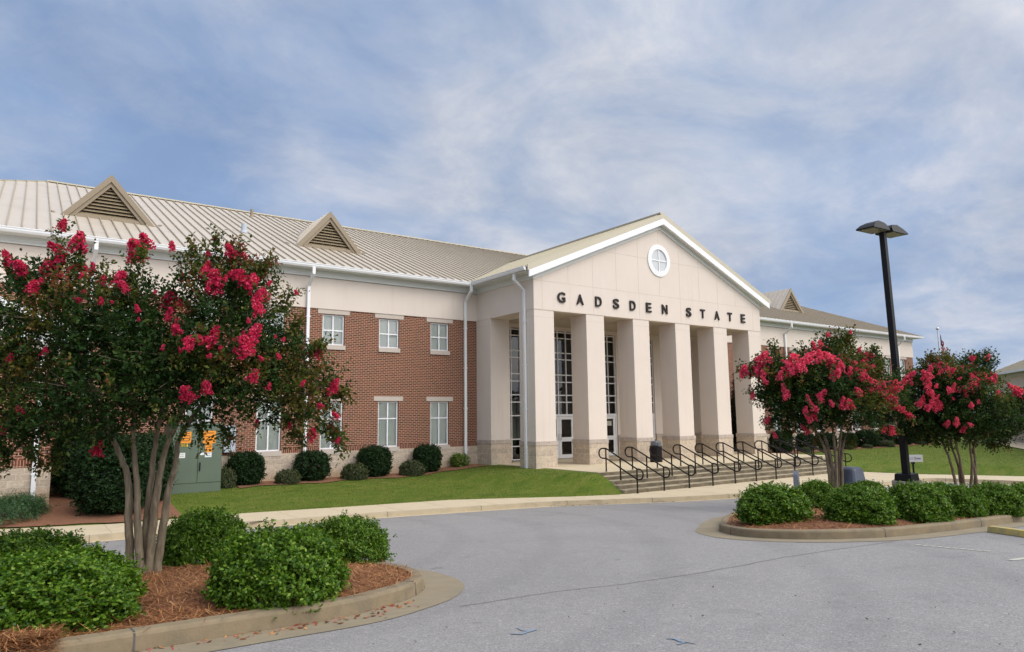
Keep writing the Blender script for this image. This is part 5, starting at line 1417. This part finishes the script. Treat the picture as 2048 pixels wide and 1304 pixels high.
def crape(label, depth, base_px, stems, lobes, flowers, pan, nspr, ll, lw, basez, rad0, spread, seed, bronze_pts, thin):
    global RNG
    RNG = np.random.default_rng(seed)
    bx_ = at_depth(base_px[0], base_px[1], depth)
    T_ = thing('crape_myrtle', label, 'tree', (bx_[0], bx_[1], basez), 'flowering crape myrtle trees')
    org = np.array([bx_[0], bx_[1], basez]); sc = depth / FPX
    def W_(u, v, dz=0.0): return at_depth(u, v, depth + dz) - org
    LB = [(W_(u, v, dz), rx_ * sc, ry_ * sc, dd) for (u, v, rx_, ry_, dz, dd) in lobes]
    fwd = np.array(FW); rt = np.array(RT); up = np.array(UP)
    # stems
    ends = []
    for pts in stems:
        P3 = [W_(u, v, dz) for (u, v, dz) in pts]
        P3[0][2] = -.04
        P3s = smooth_curve(P3, 6); n = len(P3s)
        for k in range(2, n - 1): P3s[k] += RNG.normal(0, .004, 3)
        r = np.linspace(rad0, rad0 * .42, n) * (1 + .06 * np.sin(np.linspace(0, 9, n) + seed)); r[0] *= 1.35; r[1] *= 1.12
        mb = MB(); mb.tube(P3s, list(r), 10); mb.build('stem', M['bark'], T_, smooth=True)
        ends.append(P3s[-1]); ends.append(P3s[int(n * .8)])
    # branches from stem ends into the lobes, twigs inside the lobes
    mb = MB(); tips = []
    for c, a, b, dd in LB:
        e = min(ends, key=lambda q: np.linalg.norm(q - c))
        mid = (e + c) / 2 + np.array([0, 0, -.05]) + RNG.normal(0, .06, 3)
        mb.tube(smooth_curve([e, mid, c], 5), list(np.linspace(rad0 * .45, rad0 * .2, 11)), 6)
        for k in range(9):
            dv = unit(RNG.normal(0, 1, 3) + np.array([0, 0, .5])); q = c + (rt * dv[0] * a + up * abs(dv[2]) * b + fwd * dv[1] * a * dd) * RNG.uniform(.7, 1.05)
            mb.tube(smooth_curve([c, (c + q) / 2 + RNG.normal(0, .05, 3), q], 4), list(np.linspace(rad0 * .18, .003, 9)), 5); tips.append(q)
    mb.build('branches', M['bark'], T_, smooth=True)
    # foliage sprigs
    cs, ax, tn = [], [], []
    tot = sum(a * b for _, a, b, _ in LB)
    for c, a, b, dd in LB:
        k = int(nspr * a * b / tot)
        dv = unit(RNG.normal(0, 1, (k, 3))); r = RNG.uniform(0, 1, k) ** .42
        r *= 1 + .16 * np.sin(4 * dv[:, 0] + 3 * dv[:, 2] + a * 40) + .12 * np.sin(9 * dv[:, 2] + 6 * dv[:, 1])
        p = c + (rt[None] * (dv[:, :1] * a) + up[None] * (dv[:, 2:] * b) + fwd[None] * (dv[:, 1:2] * a * dd)) * r[:, None]
        out = rt[None] * dv[:, :1] + up[None] * dv[:, 2:] + fwd[None] * dv[:, 1:2]
        cs.append(p); ax.append(unit(out * .9 + np.array([0, 0, .55]) + RNG.normal(0, .45, (k, 3))))
        tn.append(np.clip(.16 + .15 * RNG.normal(0, 1, k) + .25 * np.maximum(0, r - .8) * 2.2, 0, 1))
    # loose shoots at the edges
    for (u0, v0, u1, v1, dz, n) in thin:
        A_, B_ = W_(u0, v0, dz), W_(u1, v1, dz + RNG.normal(0, .1))
        t = RNG.uniform(0, 1, n)
        p = A_ + (B_ - A_) * t[:, None] + RNG.normal(0, .035 * depth / 8.5, (n, 3)) * (1.2 - t[:, None])
        cs.append(p); ax.append(unit(np.repeat(unit(B_ - A_)[None], n, 0) + RNG.normal(0, .5, (n, 3)))); tn.append(np.clip(.25 + .35 * t + .12 * RNG.normal(0, 1, n), 0, 1))
    cs, ax, tn = np.concatenate(cs), np.concatenate(ax), np.concatenate(tn)
    for (u, v, r_, dz, val) in bronze_pts:                            # patches of new bronze or seeding growth
        q = W_(u, v, dz); d2 = np.linalg.norm((cs - q) @ np.stack([rt, up], 1), axis=1) / (r_ * sc)
        front = ((cs - q) @ fwd) < .5 * depth / 8.5
        mk = (d2 < 1) & front & (RNG.uniform(0, 1, len(cs)) < 1.0 * (1.2 - d2)); tn[mk] = np.clip(RNG.normal(val, .10, mk.sum()), 0, 1)
    nl = 9
    b, d, L, w_ = sprigs(cs, ax, nl, RNG.uniform(.6, 1.25, len(cs)) * spread, ll, lw, spread * .10)
    V = leaf_quads(b, d, L, w_, .25, np.array([0, 0, .7]) + np.zeros((len(b), 3)))
    big_mesh('foliage', V, 4, M['crape'], T_, np.repeat(tn, nl))
    mb = MB()                                                       # thin twigs along a share of the sprigs
    for i in RNG.choice(len(cs), min(len(cs), 700), replace=False): mb.tube([cs[i] - ax[i] * spread * .5, cs[i] + ax[i] * spread], [.0035 * depth / 8.5, .0018 * depth / 8.5], 3, caps=False)
    tag(mb.build('twigs', M['twig'], T_), kind='stuff')
    extra = []
    for f in flowers:
        for _ in range(2 if f[2] > 7 else 1): extra.append((f[0] + RNG.normal(0, 26 if depth < 10 else 15), f[1] + RNG.normal(-3, 18 if depth < 10 else 10), RNG.uniform(3.5, 7.5) if depth < 10 else RNG.uniform(2.5, 5)))
    extra = [e for e in extra if any(((e[0] - l[0]) / l[2]) ** 2 + ((e[1] - l[1]) / l[3]) ** 2 < 1.05 for l in lobes)][:max(0, 98 - len(flowers))]
    for i, f in enumerate(list(flowers) + extra):
        u, v, r_ = f[:3]
        # a cluster sits on the crown surface facing us: front of the lobe that holds it, rim clusters at mid depth
        best = 0.0; q0 = W_(u, v)
        for c, a, b_, dd in LB:
            dl = q0 - c; e = (dl @ rt / a) ** 2 + (dl @ up / b_) ** 2
            if e < 1: best = max(best, math.sqrt(1 - e) * a * dd - float(c @ fwd - q0 @ fwd))
        q = W_(u, v, -best * .97 + RNG.normal(0, .04))
        s = r_ * sc * 1.0
        o = bpy.data.objects.new('flower_cluster', pan[i % 4]); COL.objects.link(o); o.parent = T_
        o.location = q; o.scale = (s, s, s); o.rotation_euler = (RNG.normal(0, .45), RNG.normal(0, .45), RNG.uniform(0, 6)); o.scale = (s * RNG.uniform(.85, 1.1), s * RNG.uniform(.85, 1.1), s * RNG.uniform(.85, 1.25))
        mb = MB()
    return T_
F1 = [(124, 449, 11), (159, 484, 20), (277, 497, 26), (292, 484, 15), (108, 531, 22), (115, 500, 16), (143, 536, 12), (170, 540, 12), (186, 537, 9), (204, 561, 10), (237, 560, 16), (249, 574, 9), (344, 493, 10), (431, 477, 6), (410, 536, 14), (429, 567, 22), (497, 561, 22), (363, 555, 7), (343, 603, 20), (338, 630, 11), (275, 617, 6), (168, 583, 5), (204, 603, 6), (353, 658, 12), (376, 687, 13), (399, 677, 11), (426, 677, 17), (492, 694, 20), (419, 711, 6), (507, 665, 16), (515, 592, 13), (462, 503, 13), (485, 511, 10), (15, 518, 13), (46, 539, 18), (65, 575, 15), (528, 590, 15), (513, 614, 15), (593, 585, 6), (636, 708, 12), (567, 679, 5), (506, 751, 14), (523, 716, 5), (557, 713, 6), (376, 788, 17), (413, 775, 14), (41, 821, 8), (6, 859, 9), (195, 896, 14), (537, 772, 7), (513, 848, 8), (623, 869, 14), (668, 772, 14), (606, 766, 6), (673, 831, 8), (640, 811, 8), (578, 850, 7), (459, 874, 6), (675, 882, 6), (20, 716, 8), (90, 703, 8), (270, 507, 18), (470, 545, 12)]
L1 = [(110, 640, 118, 110, .0, .9), (50, 770, 120, 105, .1, .9), (225, 660, 110, 105, -.2, .9), (225, 785, 150, 85, -.15, 1.0), (-60, 690, 110, 150, .2, 1.), (330, 712, 110, 82, -.3, .9), (440, 590, 85, 88, .1, .9), (470, 690, 110, 105, -.2, .9), (395, 780, 120, 72, -.1, 1.0), (555, 780, 92, 72, .15, 1.0), (618, 790, 62, 78, .1, .9), (500, 575, 62, 55, .3, .9), (150, 850, 120, 45, .1, 1.), (10, 860, 80, 45, .2, 1.), (268, 600, 42, 58, -.1, .9), (300, 735, 120, 90, .5, .9), (560, 700, 58, 55, .3, .9), (90, 570, 62, 45, .1, .9)]
S1 = [[(263, 1146, -.03), (258, 1050, -.03), (256, 960, 0), (236, 900, .02), (212, 850, .1), (190, 790, .1)], [(283, 1146, -.08), (276, 1060, -.06), (274, 960, -.05), (266, 880, -.05), (268, 800, 0)], [(290, 1142, .05), (292, 1050, .05), (304, 950, .05), (312, 880, .08), (330, 790, .1)], [(296, 1142, .0), (306, 1050, -.02), (318, 960, -.03), (330, 900, -.05), (352, 850, -.1), (385, 780, -.1)], [(313, 1139, .04), (325, 1060, .05), (336, 985, .05), (352, 925, .05), (362, 870, .08), (430, 770, .1)]]
TH1 = [(110, 560, 124, 455, 0, 26), (150, 560, 160, 490, 0, 40), (250, 600, 283, 505, -.1, 34), (340, 600, 372, 510, -.1, 22), (390, 600, 385, 490, 0, 40), (430, 540, 430, 480, 0, 30), (470, 560, 470, 490, .1, 50), (500, 570, 540, 520, .2, 50), (540, 640, 585, 585, .2, 34), (580, 700, 600, 640, .2, 24), (600, 720, 645, 690, .1, 40), (640, 760, 690, 790, .1, 45), (640, 840, 680, 880, .1, 40), (560, 840, 600, 880, .1, 40), (450, 840, 455, 880, 0, 30), (30, 850, 80, 930, .1, 40), (130, 870, 110, 930, .1, 40), (20, 560, 10, 515, .1, 14), (60, 600, 20, 540, .1, 26), (200, 600, 210, 560, 0, 26), (0, 880, 10, 930, .2, 30), (410, 820, 400, 885, 0, 24), (660, 830, 680, 900, .1, 24)]
BZ1 = [(135, 570, 60, -.4, .78), (60, 630, 55, -.4, .62), (30, 740, 70, -.4, .60), (220, 590, 40, -.5, .58), (470, 520, 55, -.2, .75), (385, 530, 50, -.2, .66), (350, 620, 30, -.5, .85), (420, 690, 30, -.6, .62), (480, 730, 45, -.6, .70), (580, 730, 60, -.4, .62), (600, 790, 70, -.4, .62), (650, 820, 50, -.3, .74), (560, 870, 45, -.3, .55), (350, 705, 30, -.6, .6), (405, 740, 35, -.6, .55), (300, 520, 40, 0, .5), (540, 600, 40, 0, .62), (20, 800, 50, -.3, .5)]
z1 = float(zmulch(LI, LC, *at_depth(290, 1145, 8.45)[:2])[0])
crape('large near crape myrtle with crimson blooms and five pale stems in the left island', 8.45, (288, 1143), S1, L1, F1, PAN, 8000, .056, .0155, z1, .050, .17, 31, BZ1, TH1)
F2 = [(1526, 714, 13), (1486, 742, 13), (1515, 734, 14), (1526, 746, 8), (1587, 726, 18), (1602, 729, 14), (1585, 743, 8), (1575, 730, 10), (1619, 715, 14), (1629, 693, 9), (1641, 688, 8), (1639, 714, 11), (1657, 715, 15), (1665, 722, 9), (1671, 749, 12), (1682, 728, 11), (1711, 734, 10), (1701, 743, 9), (1726, 750, 12), (1726, 726, 7), (1718, 701, 6), (1738, 709, 9), (1738, 734, 9), (1569, 780, 10), (1574, 788, 7), (1569, 796, 5), (1616, 797, 6), (1644, 789, 10), (1640, 797, 7), (1628, 813, 9), (1611, 819, 6), (1619, 831, 11), (1631, 828, 6), (1662, 807, 7), (1686, 806, 10), (1694, 808, 8), (1702, 808, 8), (1718, 784, 11), (1743, 762, 9), (1738, 778, 7), (1763, 776, 12), (1755, 778, 8), (1776, 784, 10), (1784, 765, 12), (1792, 780, 11), (1786, 796, 11), (1779, 810, 9), (1796, 810, 9), (1805, 819, 6), (1817, 828, 10), (1505, 791, 6), (1535, 841, 7), (1550, 870, 6), (1612, 858, 9), (1767, 857, 9), (1785, 861, 8), (1560, 751, 8), (1528, 761, 8), (1701, 664, 4), (1657, 669, 5), (1788, 772, 9), (1540, 720, 8)]
L2 = [(1590, 765, 72, 48, 0, .9), (1655, 760, 72, 50, -.4, 1.), (1720, 770, 62, 48, 0, .9), (1560, 800, 50, 34, .2, 1.), (1620, 808, 82, 40, -.2, 1.), (1700, 812, 82, 40, -.2, 1.), (1770, 800, 42, 38, .3, .9), (1545, 740, 34, 26, .2, .9), (1650, 715, 55, 32, .2, .9), (1680, 695, 20, 26, .2, .9), (1730, 730, 34, 28, .3, .9), (1575, 845, 42, 14, .4, .9), (1760, 832, 38, 18, .3, .9), (1508, 742, 22, 12, .2, .8), (1640, 846, 56, 15, .3, 1.)]
S2 = [[(1668, 992, 0), (1665, 940, 0), (1655, 890, .05), (1640, 850, .1), (1610, 810, .1)], [(1672, 992, -.05), (1672, 930, -.05), (1668, 880, -.05), (1664, 830, 0)], [(1677, 990, .05), (1678, 930, .05), (1680, 880, .05), (1688, 830, .05)], [(1680, 990, 0), (1684, 960, 0), (1683, 915, 0), (1690, 880, .05), (1715, 820, .1)], [(1662, 992, .05), (1656, 930, .05), (1642, 880, .1), (1600, 820, .2)]]
TH2 = [(1655, 710, 1690, 680, .2, 40), (1680, 700, 1700, 668, .2, 30), (1640, 700, 1657, 670, .2, 24), (1560, 745, 1545, 700, .2, 26), (1530, 745, 1486, 742, .2, 36), (1545, 800, 1500, 785, .2, 26), (1720, 720, 1745, 700, .2, 30), (1790, 800, 1818, 830, .2, 30), (1560, 835, 1535, 845, .3, 20), (1600, 850, 1570, 870, .3, 24), (1760, 845, 1790, 862, .3, 24), (1555, 710, 1545, 690, .2, 14), (1690, 860, 1700, 880, 0, 24), (1640, 862, 1635, 880, .2, 20)]
BZ2 = [(1540, 705, 28, 0, .7), (1530, 755, 30, -.4, .72), (1700, 680, 22, 0, .6), (1735, 745, 38, -.4, .6), (1760, 800, 36, -.5, .6), (1600, 740, 30, -.5, .5), (1720, 800, 30, -.8, .55), (1660, 670, 18, 0, .75), (1580, 760, 26, -.6, .5), (1700, 715, 40, -.2, .6)]
d2 = 19.8; z2 = float(zmulch(RI, RC_, *at_depth(1670, 990, d2)[:2])[0])
crape('middle crape myrtle with coral pink blooms left of the lamp pole', d2, (1670, 990), S2, L2, F2, PANP, 4600, .085, .025, z2, .056, .25, 41, BZ2, TH2)
F3 = [(1841, 807, 9), (1846, 800, 7), (1858, 813, 9), (1866, 808, 8), (1877, 806, 9), (1879, 815, 6), (1862, 785, 8), (1855, 773, 7), (1899, 779, 6), (1907, 772, 5), (1849, 746, 8), (1862, 750, 7), (1857, 761, 6), (1820, 751, 9), (1809, 762, 9), (1902, 742, 8), (1878, 730, 8), (1939, 735, 8), (1947, 717, 6), (1976, 716, 6), (1949, 747, 7), (1958, 753, 9), (1969, 751, 7), (1941, 753, 5), (1949, 768, 11), (1957, 764, 8), (1939, 774, 8), (1945, 776, 8), (1983, 760, 9), (1989, 757, 8), (1995, 786, 6), (2023, 773, 7), (2033, 781, 11), (2041, 779, 8), (1943, 810, 6), (1893, 847, 7), (1914, 844, 6), (1927, 858, 7), (1845, 757, 5), (2045, 797, 5), (1860, 738, 7), (1895, 735, 6)]
L3 = [(1850, 780, 48, 42, .2, .9), (1905, 775, 62, 46, -.2, 1.), (1955, 782, 52, 40, 0, 1.), (2018, 818, 44, 30, .2, .9), (1865, 830, 70, 45, 0, 1.), (1945, 830, 80, 42, -.2, 1.), (2020, 835, 48, 32, .2, .9), (1880, 742, 40, 24, .2, .9), (1950, 735, 34, 22, .3, .9), (1900, 860, 70, 25, .1, 1.), (1835, 845, 34, 34, .3, .9), (1975, 865, 55, 20, .2, .9)]
S3 = [[(1915, 982, 0), (1903, 930, 0), (1888, 890, .05), (1870, 830, .1)], [(1925, 982, .05), (1916, 930, .05), (1902, 885, .1), (1895, 820, .1)], [(1930, 980, -.05), (1922, 930, -.05), (1912, 885, -.05), (1910, 820, 0)], [(1941, 980, 0), (1944, 930, 0), (1940, 885, 0), (1945, 820, 0)], [(1948, 980, .05), (1951, 930, .05), (1948, 890, .05), (1965, 830, .1)], [(1955, 978, 0), (1950, 940, 0), (1945, 900, .1), (1990, 830, .2)]]
TH3 = [(1870, 740, 1865, 712, .2, 24), (1900, 740, 1895, 715, .2, 26), (1945, 735, 1948, 712, .2, 24), (1960, 745, 1978, 712, .2, 40), (1840, 760, 1815, 745, .2, 24), (2020, 800, 2050, 780, .2, 30), (1990, 860, 2010, 885, .2, 30), (1960, 870, 1985, 890, .2, 34), (1925, 735, 1915, 725, .2, 14), (2035, 840, 2055, 860, .2, 20)]
BZ3 = [(1865, 725, 26, 0, .72), (1830, 755, 26, -.3, .6), (1985, 775, 40, -.4, .55), (1900, 735, 24, -.2, .62), (2020, 790, 34, -.3, .5), (1880, 755, 26, -.4, .5)]
d3 = 21.6; z3 = float(zmulch(RI, RC_, *at_depth(1932, 980, d3)[:2])[0])
crape('rightmost crape myrtle with coral pink blooms and many slim stems beyond the lamp', d3, (1932, 980), S3, L3, F3, PANP, 4700, .087, .026, z3, .048, .26, 51, BZ3, TH3)

# tree line on the far side of the lot, seen only as reflection in the glass
mbv = []
RNG = np.random.default_rng(77)
tl_c = []
for k in range(46):
    a = RNG.uniform(-1.2, 1.5); r = RNG.uniform(85, 110)
    cx_, cy_ = 0 + r * math.sin(PI + a), -10 + r * math.cos(PI + a)
    h = RNG.uniform(6, 11); n = 500
    dv = unit(RNG.normal(0, 1, (n, 3))); pc = np.array([cx_, cy_, h * .45]) + dv * np.array([5, 5, h * .5]) * RNG.uniform(.7, 1, (n, 1))
    dd_ = unit(RNG.normal(0, 1, (n, 3)))
    mbv.append(leaf_quads(pc, dd_, RNG.uniform(.8, 1.6, n), RNG.uniform(.3, .6, n)))
tag(big_mesh('distant_trees', np.concatenate(mbv), 4, M['holly']), 'dark distant wood across the car park', 'wood', kind='stuff')
